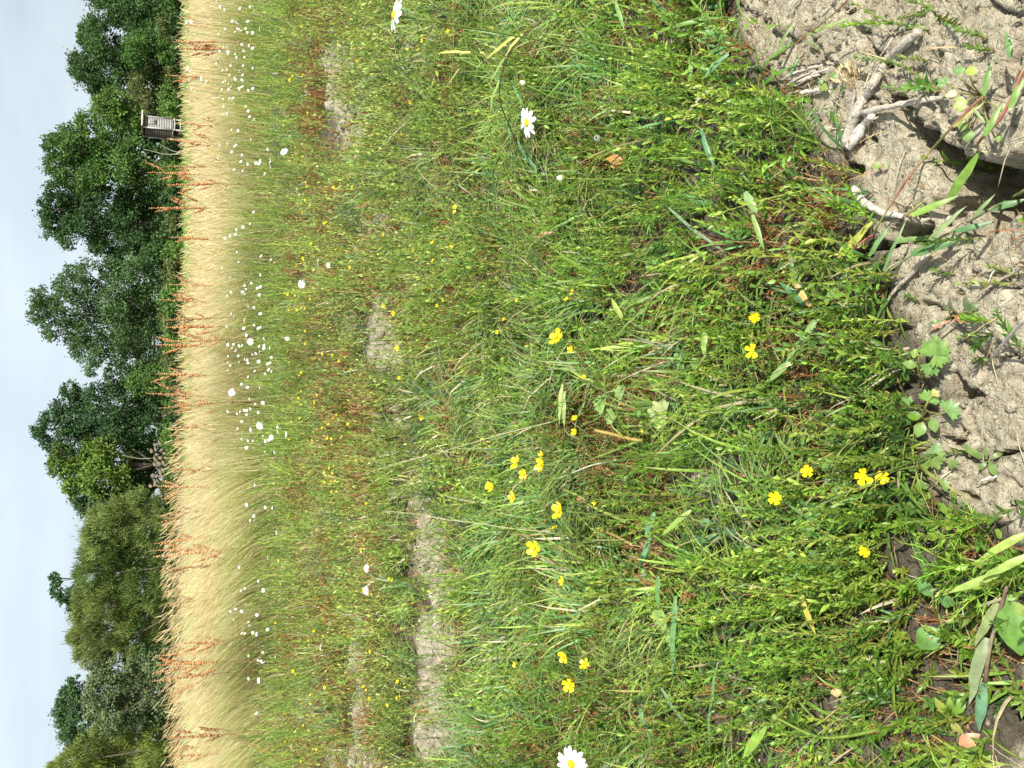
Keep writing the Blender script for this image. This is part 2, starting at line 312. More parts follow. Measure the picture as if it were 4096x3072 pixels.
# ------------------------------------------------------------------ scatter helpers
def scatter(y0, y1, dens, pad=.25, keep=None, p=1.0):
    hw = .47*y1+pad; n = int(dens*(y1-y0)*2*hw); y = rng.uniform(y0, y1, n); x = rng.uniform(-hw, hw, n)
    m = np.abs(x) < .47*y+pad; x, y = x[m], y[m]
    k = 1-bare(x, y) if keep is None else keep(x, y)
    m = rng.random(len(x)) < k; x, y = x[m], y[m]
    return np.stack([x, y, gz(x, y)], 1)
def dirs(n, tilt_mean, tilt_sd, az=None):
    tl = np.abs(rng.normal(tilt_mean, tilt_sd, n)); a = rng.uniform(0, 2*math.pi, n) if az is None else az
    return np.stack([np.sin(tl)*np.cos(a), np.sin(tl)*np.sin(a), np.cos(tl)], 1)
def sprigs(bag, B, D, Ln, nl, ll, lw, col, ang=.62, K=3, stemc=(.30, .20, .07), fold=.35, wob=.25):
    """upright weed stems closely set with small narrow leaves"""
    n = len(B)
    if n == 0: return
    u, v = perp(D); bend = (u*(rng.random((n, 1))-.5)+v*(rng.random((n, 1))-.5))*wob*Ln[:, None]
    ts = np.linspace(0, 1, 4); P = B[:, None]+D[:, None]*(ts[None, :, None]*Ln[:, None, None])+bend[:, None]*(ts**2)[None, :, None]
    sc = col*.55+np.array(stemc)*.5
    ribbons(bag, P, np.tile(np.array([.0016, .0014, .0012, .0008]), (n, 1)), nrm(np.cross(D, np.array([0, 1., .4]))), sc)
    tj = np.linspace(.12, 1.0, nl)[None]+(rng.random((n, nl))-.5)*.04; ph = (rng.random((n, 1))*6.28+np.arange(nl)[None]*2.4)
    base = B[:, None]+D[:, None]*(tj*Ln[:, None])[..., None]+bend[:, None]*(tj**2)[..., None]
    rad = np.cos(ph)[..., None]*u[:, None]+np.sin(ph)[..., None]*v[:, None]
    A = (ang*(1.15-.55*tj)+(rng.random((n, nl))-.5)*.3)[..., None]
    ld = D[:, None]*np.cos(A)+rad*np.sin(A); side = nrm(np.cross(ld, rad+1e-4)); out = nrm(rad*np.cos(A)-D[:, None]*np.sin(A))
    l = (ll*(.55+.6*np.sin(np.pi*np.clip(tj*.8+.12, 0, 1)))*(.8+.4*rng.random((n, nl))))[..., None, None]
    s = np.linspace(0, 1, K)[None, None, :, None]
    Q = base[:, :, None]+ld[:, :, None]*s*l+out[:, :, None]*(s**2)*l*.18
    prof = {2: [1, .35], 3: [.45, 1, .12], 4: [.4, 1, .85, .1], 5: [.35, .9, 1, .7, .08]}[K]
    cc = np.repeat(col[:, None], nl, 1)*(.85+.3*rng.random((n, nl, 1))); cc = cc*(1+.12*(tj[..., None]-.5))
    ribbons(bag, Q.reshape(-1, K, 3), np.tile(np.array(prof)*lw, (n*nl, 1))*(.8+.4*rng.random((n*nl, 1))), side.reshape(-1, 3), cc.reshape(-1, 3), fold)
def blades(bag, B, D, Ln, Wd, col, bend=.5, K=5, fold=.0, tipc=None, lean=None):
    n = len(B)
    if n == 0: return
    hd = D.copy(); hd[:, 2] = 0; hd = nrm(hd+1e-5); s = np.linspace(0, 1, K)
    bn = (bend*(.5+rng.random(n)))[:, None, None]
    P = B[:, None]+D[:, None]*(s[None, :, None]*Ln[:, None, None])+(hd[:, None]*.55+np.array([0, 0, -.75]))*bn*(s**2.2)[None, :, None]*Ln[:, None, None]
    if lean is not None: P = P+np.asarray(lean)[..., None, :]*(s**1.8)[None, :, None]*Ln[:, None, None]
    P[:, 1:, 2] = np.maximum(P[:, 1:, 2], B[:, None, 2]+.004)
    tw = (rng.random((n, 1))-.5)*1.6; side = np.cross(hd, np.array([0, 0, 1.])); side = nrm(side*np.cos(tw)+hd*np.sin(tw)*.7)
    prof = np.interp(s, [0, .25, .6, 1], [.7, 1, .8, .06]); c = np.repeat(col[:, None], K, 1)
    if tipc is not None: w = (s**3)[None, :, None]*rng.random((n, 1, 1)); c = c*(1-w)+np.array(tipc)*w
    ribbons(bag, P, Wd[:, None]*prof[None], side, c, fold)
def feather(bag, B, D, Ln, nl, nf, ll, col, w=.0009, K=2, stemw=.002, wob=.2, t0=.1):
    """mayweed: stem with leaves divided into threads"""
    n = len(B)
    if n == 0: return
    u, v = perp(D); bend = (u*(rng.random((n, 1))-.5)+v*(rng.random((n, 1))-.5))*wob*Ln[:, None]
    ts = np.linspace(0, 1, 5); P = B[:, None]+D[:, None]*(ts[None, :, None]*Ln[:, None, None])+bend[:, None]*(ts**2)[None, :, None]
    ribbons(bag, P, np.tile(np.array([1, 1, .9, .8, .6])*stemw, (n, 1)), nrm(np.cross(D, np.array([0, 1., .4]))), col*np.array([1.25, 1.15, .9]))
    tj = np.linspace(t0, 1.0, nl)[None]+(rng.random((n, nl))-.5)*.05; ph = rng.random((n, 1))*6.28+np.arange(nl)[None]*2.4
    base = B[:, None]+D[:, None]*(tj*Ln[:, None])[..., None]+bend[:, None]*(tj**2)[..., None]
    rad = np.cos(ph)[..., None]*u[:, None]+np.sin(ph)[..., None]*v[:, None]
    A = (.5+.6*(1-tj)+(rng.random((n, nl))-.5)*.4)[..., None]; ld = nrm(D[:, None]*np.cos(A)+rad*np.sin(A)); sd = nrm(np.cross(ld, rad+1e-4))
    l = ll*(.6+.7*rng.random((n, nl)))
    ribbons(bag, (base[:, :, None]+ld[:, :, None]*(np.linspace(0, 1, 2)[None, None, :, None]*l[..., None, None])).reshape(-1, 2, 3), np.tile([w*1.2, w*.7], (n*nl, 1)), sd.reshape(-1, 3), np.repeat(col, nl, 0))
    tf = np.linspace(.15, 1, nf)[None, None]; fb = base[:, :, None]+ld[:, :, None]*(tf*l[..., None])[..., None]
    al = rng.random((n, nl, nf))*6.28; up = np.cross(ld, sd); rr = np.cos(al)[..., None]*sd[:, :, None]+np.sin(al)[..., None]*up[:, :, None]
    fd = nrm(ld[:, :, None]*.75+rr*.8); fl = (l[..., None]*(.28+.3*rng.random((n, nl, nf))))[..., None, None]
    s = np.linspace(0, 1, K)[:, None]; Q = fb[:, :, :, None]+fd[:, :, :, None]*s*fl
    cc = np.repeat(np.repeat(col[:, None, None], nl, 1), nf, 2)*(.8+.4*rng.random((n, nl, nf, 1)))
    ribbons(bag, Q.reshape(-1, K, 3), np.tile(np.linspace(w, w*.5, K), (n*nl*nf, 1)), nrm(np.cross(fd, rr+1e-4)).reshape(-1, 3), cc.reshape(-1, 3))
def wiry(bag, B, ns, Ln, col, seedc, tilt=.7, nseed=5, sw=.0011, sl=.006, az0=None):
    """dried rush: fans of wiry stems with small pointed seed husks"""
    n = len(B)
    if n == 0: return
    Bb = np.repeat(B, ns, 0); az = rng.uniform(0, 6.28, n*ns) if az0 is None else np.repeat(az0, ns)+rng.normal(0, .5, n*ns)
    D = dirs(n*ns, tilt, .3, az); L_ = np.repeat(Ln, ns)*(.5+.6*rng.random(n*ns)); hd = D*np.array([1, 1, 0])
    s = np.linspace(0, 1, 4); P = Bb[:, None]+D[:, None]*(s[None, :, None]*L_[:, None, None])+(hd[:, None]*.25-np.array([0, 0, .25]))*(s**2)[None, :, None]*L_[:, None, None]
    c = np.repeat(col, ns, 0)*(.75+.5*rng.random((n*ns, 1)))
    ribbons(bag, P, np.full((n*ns, 4), sw), nrm(np.cross(D, np.array([0, .8, .6]))), c)
    if nseed:
        k = rng.random((n*ns, nseed))*.6+.4; tip = Bb[:, None]+D[:, None]*(k*L_[:, None])[..., None]+(hd[:, None]*.25-np.array([0, 0, .25]))*(k**2)[..., None]*L_[:, None, None]
        dd = nrm(D[:, None]+rng.normal(0, .35, (n*ns, nseed, 3))); q = np.array([0, .5, 1.])
        Q = tip[:, :, None]+dd[:, :, None]*(q[:, None]*sl)
        sc = np.repeat(seedc, ns, 0)[:, None]*(.7+.6*rng.random((n*ns, nseed, 1)))
        ribbons(bag, Q.reshape(-1, 3, 3), np.tile([sw*.6, sl*.26, sw*.3], (n*ns*nseed, 1)), nrm(np.cross(dd, rng.normal(0, 1, dd.shape))).reshape(-1, 3), sc.reshape(-1, 3))
def hump(x, y, s, k, lo, hi): return sst(lo, hi, fbm(x, y, s, k, 2))
def grassy(x, y):                        # swath of fine mown grass across the middle of the plot
    px, py = project(np.stack([x, y, 0*x], 1)); px = px/1.8517; py = py/1.8517
    c = np.interp(py, [0, 300, 600, 900, 1200, 1659], [1180, 1180, 1150, 1130, 1150, 1180]); wd = np.interp(py, [0, 500, 900, 1659], [150, 170, 230, 330])
    g = np.exp(-((px-c)/wd)**2); g = np.maximum(g, .75*np.exp(-((px-1500)/260)**2)*sst(500, 1000, py)*sst(1700, 1300, py))
    return np.clip(g, 0, 1)
# ---- stuff: weed sprigs
b = Bag()
kp = lambda x, y: (1-np.where(y > 1.6, .80, .97)*bare(x, y))*(np.where(y < .85, .5, .22)+np.where(y < .85, .5, .78)*hump(x, y, .10, 1, .36, .54))*(1-.4*grassy(x, y))
for y0, y1, dn, nl, K in ((.42, .82, 3800, 24, 4), (.8, 1.25, 2300, 24, 4), (1.25, 1.9, 1900, 20, 3), (1.9, 2.9, 1900, 15, 3), (2.9, 4.4, 1000, 11, 3), (4.4, 7.0, 420, 9, 3)):
    Bp = scatter(y0, y1, dn, keep=kp); n = len(Bp); f = .8+.4*hump(Bp[:, 0], Bp[:, 1], .35, 3, .3, .7)
    sc = {0: 1}.get(0)*(1 if y1 < 2 else 1.25 if y1 < 4 else 1.8)
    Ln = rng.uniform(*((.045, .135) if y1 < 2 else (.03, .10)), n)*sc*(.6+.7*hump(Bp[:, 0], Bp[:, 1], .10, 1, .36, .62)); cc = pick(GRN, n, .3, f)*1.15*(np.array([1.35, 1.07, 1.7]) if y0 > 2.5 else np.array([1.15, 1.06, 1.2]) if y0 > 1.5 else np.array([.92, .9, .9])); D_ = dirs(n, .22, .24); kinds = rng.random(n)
    for lo, hi, ml, mw, mn, an in ((0, .62, 1, 1, 1, .5), (.62, .85, 1.25, 1.7, .55, .75), (.85, 1.01, .62, 1.1, .8, .95)):
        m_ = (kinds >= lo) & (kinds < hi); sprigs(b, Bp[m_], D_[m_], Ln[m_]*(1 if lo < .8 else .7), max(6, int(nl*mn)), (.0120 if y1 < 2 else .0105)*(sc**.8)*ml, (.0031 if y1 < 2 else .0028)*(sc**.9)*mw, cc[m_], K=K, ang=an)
tag(b.build('weed_sprigs', M_leaf), 'short leafy weed stems with many small narrow green leaves carpeting the clay', 'weeds', kind='stuff')
# ---- stuff: grass
b = Bag()
def tufts(y0, y1, dn, nb, lmin, lmax, w, bend, keep, K=5, fold=.3, tilt=.6):
    Bp = scatter(y0, y1, dn, keep=keep); n = len(Bp)
    # neighbouring tufts lie the same way
    flow = vn(Bp[:, 0], Bp[:, 1], .28, 2)*9+2.0; B = np.repeat(Bp, nb, 0)+rng.normal(0, .008, (n*nb, 3))*np.array([1, 1, 0])
    az = np.repeat(flow, nb)+rng.normal(0, .8, n*nb); D = dirs(n*nb, tilt, .35, az); Ln = rng.uniform(lmin, lmax, n*nb)*np.repeat(.7+.5*rng.random(n), nb)
    f = np.repeat(.75+.45*hump(Bp[:, 0], Bp[:, 1], .3, 6, .3, .7), nb); c = np.repeat(pick(GRS, n, .15), nb, 0)*(.75+.5*rng.random((n*nb, 1)))*f[:, None]
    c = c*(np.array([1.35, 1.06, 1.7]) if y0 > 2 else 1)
    dry = rng.random(n*nb) < (.07 if y1 < 2.5 else .13); c[dry] = pick(STR, dry.sum(), .2)*(.55 if y1 < 1.6 else .75)
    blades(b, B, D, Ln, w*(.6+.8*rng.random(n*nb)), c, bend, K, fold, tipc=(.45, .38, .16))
gk = lambda x, y: (1-bare(x, y))*np.clip(grassy(x, y)*1.2*(.3+.7*hump(x, y, .16, 5, .3, .55))+.07, 0, 1)
gk2 = lambda x, y: (1-bare(x, y))*(.25+.75*hump(x, y, .25, 5, .4, .6))
tufts(.42, .95, 420, 7, .05, .12, .0038, .5, lambda x, y: (1-bare(x, y))*.45)
tufts(.95, 1.5, 800, 9, .06, .17, .0046, .5, gk)
tufts(1.5, 2.4, 620, 10, .07, .20, .0048, .5, gk, K=4)
tufts(2.4, 4.0, 220, 10, .08, .20, .0055, .45, gk2, K=4, fold=0)
tufts(.78, 1.3, 700, 5, .05, .13, .0058, .6, lambda x, y: (1-bare(x, y))*.7*(.3+.7*hump(x, y, .14, 3, .45, .6)), K=6, tilt=.7)
tufts(1.3, 2.1, 620, 5, .06, .14, .0058, .6, lambda x, y: (1-bare(x, y))*.6*(.3+.7*hump(x, y, .14, 3, .45, .6)), tilt=.7)
tufts(4.0, 7.2, 80, 12, .10, .26, .0055, .4, gk2, K=4, fold=0, tilt=.4)
tag(b.build('grass', M_leaf), 'fine green mown grass lying in swaths between the weeds', 'grass', kind='stuff')
# ---- stuff: dried rush
b = Bag()
bk = lambda x, y: (1-.9*bare(x, y))*np.clip(.14+1.1*hump(x, y, np.where(y > 2.2, .35, .13), 4, .46, .62), 0, 1)
for y0, y1, dn, ns, L0, sw, sl in ((.42, .85, 500, 9, .06, .0011, .0058), (.85, 1.1, 1000, 10, .075, .0012, .0062), (1.1, 1.9, 1300, 9, .082, .0014, .0068), (1.9, 3.4, 620, 8, .085, .0021, .009), (3.4, 6.8, 300, 8, .15, .0036, .015)):
    Bp = scatter(y0, y1, dn, keep=bk); n = len(Bp); wiry(b, Bp, ns, rng.uniform(.6, 1.2, n)*L0, pick(BRN, n, .2)*.9, pick(BRN[[1, 3, 0]], n, .3)*.95, nseed=4, sw=sw, sl=sl, tilt=.58)
tag(b.build('dried_rush', M_dry), 'rusty brown dried rush stems and tan seed husks among the green weeds', 'dry weeds', kind='stuff')
# ---- stuff: mayweed threads
b = Bag()
fk = lambda x, y: (1-bare(x, y))*np.clip(hump(x, y, .28, 7, .5, .62)+.05, 0, 1)
fk2 = lambda x, y: (1-.9*bare(x, y))*np.clip(.35+.65*hump(x, y, .45, 7, .42, .6), 0, 1)
for y0, y1, dn, nl, nf, L0, ll, w, kk in ((.42, 1.2, 220, 13, 10, .08, .020, .0009, fk), (1.2, 2.2, 280, 11, 9, .10, .022, .0011, fk), (2.2, 3.6, 190, 9, 7, .12, .030, .0018, fk2), (3.6, 5.2, 90, 9, 6, .18, .042, .0028, fk2), (5.2, 7.8, 75, 9, 6, .30, .055, .0038, fk2)):
    Bp = scatter(y0, y1, dn, keep=kk); n = len(Bp); f = .85+.35*hump(Bp[:, 0], Bp[:, 1], .5, 2, .3, .7)
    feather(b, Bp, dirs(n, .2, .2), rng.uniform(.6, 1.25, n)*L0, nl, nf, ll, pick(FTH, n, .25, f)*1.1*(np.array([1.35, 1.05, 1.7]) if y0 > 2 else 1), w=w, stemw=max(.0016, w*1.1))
tag(b.build('mayweed_foliage', M_fine), 'bright green thread leaved mayweed foliage growing low in the strip', 'weeds', kind='stuff')
# ---- stuff: dead fibres lying on the clay
b = Bag()
Bp = scatter(.42, 1.5, 700, keep=lambda x, y: np.clip(bare(x, y)*.5+.15, 0, 1)); n = len(Bp); D = dirs(n, 1.45, .1); D[:, 2] *= .3
blades(b, Bp+np.array([0, 0, .002]), D, rng.uniform(.01, .05, n), rng.uniform(.0008, .002, n), pick(STR, n, .3)*.8, .1, 4)
tag(b.build('plant_litter', M_dry), 'pale dead fibres and bits of straw strewn on the bare clay', 'litter', kind='stuff')
b = Bag()
for y0, y1, dn, l0, w0 in ((.42, 1.2, 1700, .03, .0013), (1.2, 2.2, 1500, .04, .0018), (2.2, 4, 700, .07, .0030), (4, 7.2, 300, .12, .0042)):
    Bp = scatter(y0, y1, dn, keep=lambda x, y: (1-.8*bare(x, y))*(.35+.65*hump(x, y, .25, 6, .4, .6))); n = len(Bp); D = dirs(n, 1.05, .3)
    blades(b, Bp+np.array([0, 0, 1])*rng.uniform(.0, .03, (n, 1)), D, rng.uniform(.4, 1.3, n)*l0, rng.uniform(.5, 1.3, n)*w0, pick(np.array([[.44,.30,.14],[.34,.19,.08],[.50,.38,.19],[.25,.13,.05]]), n, .25), .25, 4)
tag(b.build('dead_thatch', M_dry), 'tan and brown dead grass thatch lying between the living weeds', 'dead grass', kind='stuff')
b = Bag()
for y0, y1, dn, sz in ((.45, 1.3, 260, .009), (1.3, 2.3, 230, .010), (2.3, 4.5, 160, .016)):
    Bp = scatter(y0, y1, dn, keep=lambda x, y: (1-.97*bare(x, y))*hump(x, y, .2, 2, .45, .58)); n = len(Bp); nl = 6
    az = rng.random((n, nl))*6.28; st = rng.uniform(.3, 1, (n, nl))*sz*2.6; hgt = rng.uniform(.4, 1.8, (n, nl))*sz*2.2; c0_ = Bp[:, None]+np.stack([np.cos(az)*st, np.sin(az)*st, hgt], -1)
    dd = nrm(np.stack([np.cos(az), np.sin(az), rng.uniform(-.3, .5, (n, nl))], -1)); s_ = np.linspace(0, 1, 5); l = (sz*rng.uniform(.9, 2, (n, nl)))[..., None, None]
    Q = c0_[:, :, None]+dd[:, :, None]*s_[:, None]*l; sd = nrm(np.cross(dd, np.array([0, 0, 1.]))+rng.normal(0, .2, dd.shape)); cc = np.repeat(pick(GRN, n, .2), nl, 0)*(.8+.4*rng.random((n*nl, 1)))
    ribbons(b, Q.reshape(-1, 5, 3), np.tile([.15, .8, 1, .8, .15], (n*nl, 1))*l.reshape(-1, 1)*.55, sd.reshape(-1, 3), cc, .2)
    ribbons(b, np.stack([np.repeat(Bp[:, None], nl, 1), c0_], 2).reshape(-1, 2, 3), np.tile([.0012, .001], (n*nl, 1)), sd.reshape(-1, 3), cc*np.array([1.2, 1, .9]))
tag(b.build('small_leaved_weeds', M_leaf), 'low weeds with small rounded leaves between the sprigs and grass', 'weeds', kind='stuff')
# ---- stuff: loose crumbs of soil
b = Bag()
Bp = scatter(.42, 1.8, 3200, keep=lambda x, y: np.clip(bare(x, y)*.8, 0, 1)); 
for q in Bp: blob(b, q+np.array([0, 0, .0005]), rng.uniform(.0009, .0034)*(1+1.2*(rng.random()<.06)), rng.normal(0, 1, 3), np.array([1., 1, 1])*rng.uniform(.75, 1.15), 5, 4, jit=.5)
Bp = scatter(1.7, 5.5, 420, keep=lambda x, y: np.clip(bare(x, y)-.3, 0, 1))
for q in Bp: blob(b, q+np.array([0, 0, .002]), rng.uniform(.003, .009)*(1+1.6*(rng.random() < .12))*(.6+.25*q[1]), rng.normal(0, 1, 3), np.array([1., 1, 1])*rng.uniform(.8, 1.1), 6, 5, jit=.6)
tag(b.build('soil_crumbs', mg), 'small dry crumbs of clay lying on the cracked soil', 'soil crumbs', kind='stuff')
# ---- stuff: tall straw coloured grass
b = Bag()
def Yf(x): return np.interp(x, [-8, -3.5, 0, 3.5, 9], [6.2, 6.6, 7.4, 8.6, 10])
def Yb(x): return np.interp(x, [-8, -3.5, 0, 3.5, 9], [10.5, 10.5, 13, 24, 30])
def Hs(x): return np.interp(x, [-8, -3.5, -1.2, 0, 1.6, 3.5, 9], [.87, .87, .83, .77, .71, .70, .70])
def strawpts(n):
    x = rng.uniform(-8.5, 9.5, n); t = rng.random(n)**1.9; y = Yf(x)+(Yb(x)-Yf(x))*t+(fbm(x, x*0, 1.1, 3)-.5)*1.2
    x = x*np.clip(y/9, 1, 2.6); m = np.abs(x) < .47*y+1.2; return x[m], y[m]
x, y = strawpts(150000); n = len(x); Bp = np.stack([x, y, gz(x, y)], 1)
hh = Hs(x)*(.62+.42*fbm(x, y, .7, 2)+.24*rng.random(n)); hh *= np.where(y < Yf(x)+.25, .75, 1)
lf = sst(1.2, -2.5, x)[:, None]*(.6+.8*fbm(x, y, .9, 4)[:, None]); gust = (fbm(x, y, .8, 5)-.5)[:, None]
lean = np.array([-1, -.1, 0])[None]*(.42*lf+.10)+np.array([1, 0, 0])*gust*.7+rng.normal(0, .16, (n, 3))*np.array([1, 1, 0])
fc = (.84+.36*fbm(x, y, .5, 6))
c = pick(STR, n, .22)*fc[:, None]
gr = rng.random(n) < .03+.45*sst(.9, .0, y-Yf(x)); c[gr] = c[gr]*np.array([.55, .75, .35])  # greener blades at the front edge, also darkened to paint shadow between stacked blades
w = rng.uniform(.002, .0048, n)*np.clip(y/9, 1, 2.2)
blades(b, Bp, dirs(n, .12, .1), hh*1.03, w, c, .12, 5, lean=lean)
# drooping panicles at the stem tips
m = rng.random(n) < .10; xb = Bp[m]; k = m.sum(); tipp = xb+np.array([0, 0, 1])*(hh[m]*.97)[:, None]+lean[m]*hh[m][:, None]
dd = nrm(np.array([0, 0, 1.])+lean[m]*2+rng.normal(0, .12, (k, 3))); s = np.linspace(0, 1, 4)
P = tipp[:, None]+dd[:, None]*(s[None, :, None]*.09)-np.array([0, 0, .01])*(s**2)[None, :, None]
ribbons(b, P, np.tile([.002, .006, .005, .001], (k, 1)), nrm(np.cross(dd, np.array([0, 1., 0]))), pick(STR, k, .2)*np.array([.95, .85, .75]))
tag(b.build('straw_grass', M_straw), 'tall straw coloured ripe grass standing in a band behind the flowers', 'tall grass', kind='stuff')
# ---- stuff: green meadow behind the straw
b = Bag()
x = rng.uniform(-30, 30, 60000); y = rng.uniform(10.5, 58, 60000)**1.0; m = (np.abs(x) < .5*y+2) & (y > Yb(x)-2); x, y = x[m], y[m]; n = len(x)
Bp = np.stack([x, y, gz(x, y)], 1); blades(b, Bp, dirs(n, .2, .15), rng.uniform(.5, .95, n)*np.where(y < 16, .9, 1), .012+.0009*y, pick(GRS[:5], n, .2)*1.1*np.array([.9, 1.15, .8]), .3, 4)
tag(b.build('green_meadow', M_fine), 'lush green grass growing between the straw band and the trees', 'meadow grass', kind='stuff')
# ------------------------------------------------------------------ trees
PXM = lambda Y: Y/ (FPX*math.cos(PITCH))
def leafcloud(bag, c, r, n, size, col, style, nsub):
    """leaves gathered in tufts over one bough"""
    d = rng.normal(0, 1, (nsub, 3)); d = nrm(d); d[:, 2] = np.where(d[:, 2] < -.35, -d[:, 2], d[:, 2])
    sc = c+d*(r*(.45+.55*rng.random((nsub, 1))**.6))*np.array([1, 1, .95]); k = rng.integers(0, nsub, n)
    tint = (.75+.5*rng.random((nsub, 1)))[k]; sig = r*(.10+.10*rng.random((nsub, 1)))[k]
    p = sc[k]+rng.normal(0, 1, (n, 3))*sig; colr = col*tint*(.8+.4*rng.random((n, 1)))
    if style == 'strand':
        dr = nrm(d[k]*.6+np.array([0, 0, .7])+rng.normal(0, .45, (n, 3))); s = np.array([0, .5, 1.]); l = size*(1.6+1.8*rng.random(n))
        Q = p[:, None]+dr[:, None]*(s[None, :, None]*l[:, None, None]); ribbons(bag, Q, np.tile([.3, .42, .12], (n, 1))*size, nrm(np.cross(dr, rng.normal(0, 1, (n, 3)))), colr)
    else:
        dr = nrm(rng.normal(0, 1, (n, 3))+d[k]*.4+np.array([0, 0, -.15])); s = np.array([-.5, 0, .5]); l = size*(.7+.7*rng.random(n))
        Q = p[:, None]+dr[:, None]*(s[None, :, None]*l[:, None, None]); nn = nrm(np.cross(dr, nrm(d[k]+rng.normal(0, .8, (n, 3)))))
        ribbons(bag, Q, np.tile([.25, .75, .15], (n, 1))*l[:, None], nn, colr, .25)
def tree(name, label, cat, Y, lobes, col, style='leaf', size=.135, dens=.92, bark=(.16, .13, .10), group=None, trunk=True, depth=1.0, airy=1.0):
    lob = np.array(lobes, float); C_ = atY(lob[:, 0], lob[:, 1], np.full(len(lob), float(Y))); r = lob[:, 2]*Y/FPX*1.09
    C_[:, 1] += rng.uniform(-1, 1, len(lob))*r*.8*depth
    cx = float(np.average(C_[:, 0], weights=r)); base = np.array([cx, Y+.3, float(gz(np.array([cx]), np.array([Y+.3]))[0])])
    o = thing(name, label, cat, base, group)
    cb = Bag()
    for c, q in zip(C_, r):
        nlv = int(1500*dens*(q/1.3)**2*(.17/size)**1.6); leafcloud(cb, c, q, nlv, size, np.array(col)*rng.uniform(.82, 1.18), style, int(max(14, 34*airy)))
    cb.build('crown', M_crown, o, base)
    tb = Bag(); top = C_[:, 2].max(); fork = base+np.array([0, 0, (top)*.28])
    if trunk:
        tube(tb, spline([base, base+np.array([.1, 0, top*.15]), fork], 6), np.linspace(.055, .04, 6)*max(2.5, top)**.8, bark, 8)
    for i, (c, q) in enumerate(zip(C_, r)):
        st = fork if trunk else base+np.array([rng.uniform(-.8, .8), 0, 0])
        mid = st*.5+c*.5+rng.normal(0, .25, 3); w0 = .05+.03*q
        tube(tb, spline([st, mid, c], 6), np.linspace(w0, w0*.3, 6), bark, 5)
        for _ in range(3):
            e = c+nrm(rng.normal(0, 1, 3)+np.array([0, 0, .5]))*q*.95; tube(tb, spline([c*.7+mid*.3, (c+e)/2+rng.normal(0, .1, 3), e], 4), np.linspace(w0*.35, w0*.08, 4), bark, 4)
    tb.build('trunk', M_bark, o, base)
    return o
DK = (.075, .14, .042); MG = (.10, .185, .042); LG = (.135, .23, .05); OL = (.14, .165, .055); WL = (.20, .26, .075); SV = (.17, .225, .10); YG = (.135, .21, .038)
G = 'trees and bushes along the far edge of the field'
tree('oak_tree', 'spreading dark green tree cut off by the picture edge right of the flat topped straw', 'tree', 66, [(450,-60,90),(470,45,62),(560,-30,90),(560,70,70),(640,-40,80),(650,60,62),(710,10,45)], DK, group=G)
tree('oak_tree', 'dark green tree with two pointed tops between the edge tree and the hut', 'tree', 68, [(375,125,42),(350,150,34),(335,240,55),(375,310,58),(440,180,78),(470,300,80),(430,370,52),(540,240,85),(400,230,60)], DK, group=G)
tree('green_bush', 'dense mid green bush in front of the two topped dark tree', 'bush', 62, [(580,170,66),(620,240,72),(560,225,55),(690,130,56),(690,230,56),(640,150,60)], (.08, .16, .034), size=.12, trunk=False, group=G)
tree('olive_bush', 'olive brown bush between the dense green bush and the pale tree by the hut', 'bush', 63, [(600,345,62),(560,350,42),(670,385,56),(670,315,50),(620,420,40)], OL, size=.12, trunk=False, group=G)
tree('maple_tree', 'fresh light green tree rising directly behind the wooden hut', 'tree', 67, [(430,425,46),(480,405,48),(410,475,44),(530,430,56),(480,480,52),(580,480,54),(650,450,38),(710,440,34)], LG, group=G)
tree('ash_tree', 'broad leafy mid green tree just left of the wooden hut', 'tree', 66, [(235,600,46),(215,650,40),(290,545,48),(300,610,60),(285,690,60),(360,560,66),(380,650,85),(380,740,60),(460,560,60),(470,680,85),(350,500,36),(550,600,50),(560,690,70),(650,720,60)], MG, group=G)
tree('ash_tree', 'tall dark green tree with a ragged overhanging left side, second left of the hut', 'tree', 67, [(240,775,42),(200,835,40),(215,905,44),(280,850,66),(280,950,44),(340,790,60),(360,890,78),(400,980,40),(430,830,80),(460,930,80),(540,800,70),(550,900,85),(590,980,60),(640,850,70),(660,950,60),(710,880,40)], (.058, .118, .036), group=G)
tree('hazel_bush', 'dark round bush low between the ragged tree and the airy pale tree', 'bush', 62, [(640,1010,56),(600,1060,48),(690,1050,50),(690,960,46)], (.06, .12, .035), size=.125, trunk=False, group=G)
tree('willow_tree', 'airy grey green tree with sky showing through, tallest of the tree line', 'tree', 65, [(175,1190,40),(165,1255,46),(220,1320,42),(205,1230,50),(265,1140,42),(300,1090,36),(290,1220,66),(300,1330,55),(370,1110,55),(380,1210,72),(380,1320,72),(330,1400,42),(420,1410,55),(380,1470,36),(460,1080,55),(480,1190,75),(490,1310,80),(500,1430,60),(560,1090,60),(590,1210,80),(600,1340,80),(600,1450,60),(680,1150,60),(690,1290,60),(690,1400,50),(450,1500,30)], (.085, .15, .05), dens=.62, airy=1.3, size=.13, group=G)
tree('elder_bush', 'low dark bush filling the notch between the airy tree and the two toned tree', 'bush', 63, [(560,1530,48),(640,1520,60),(690,1580,46),(690,1470,44)], MG, size=.125, trunk=False, group=G)
tree('alder_tree', 'tall blue green tree above the pile of cut logs', 'tree', 66, [(290,1565,36),(330,1600,46),(250,1640,40),(205,1680,34),(180,1720,36),(205,1775,34),(300,1680,62),(400,1590,50),(400,1670,70),(300,1770,66),(400,1770,80),(490,1600,66),(510,1710,80),(600,1620,70),(590,1720,60),(650,1590,46)], (.062, .125, .046), group=G)
tree('maple_tree', 'yellow green sunlit tree growing into the left side of the tall blue green one', 'tree', 64, [(250,1830,44),(230,1870,34),(300,1890,52),(360,1840,64),(390,1920,66),(440,1860,66),(300,1950,36),(450,1780,50),(500,1880,60)], YG, size=.16, group=G)
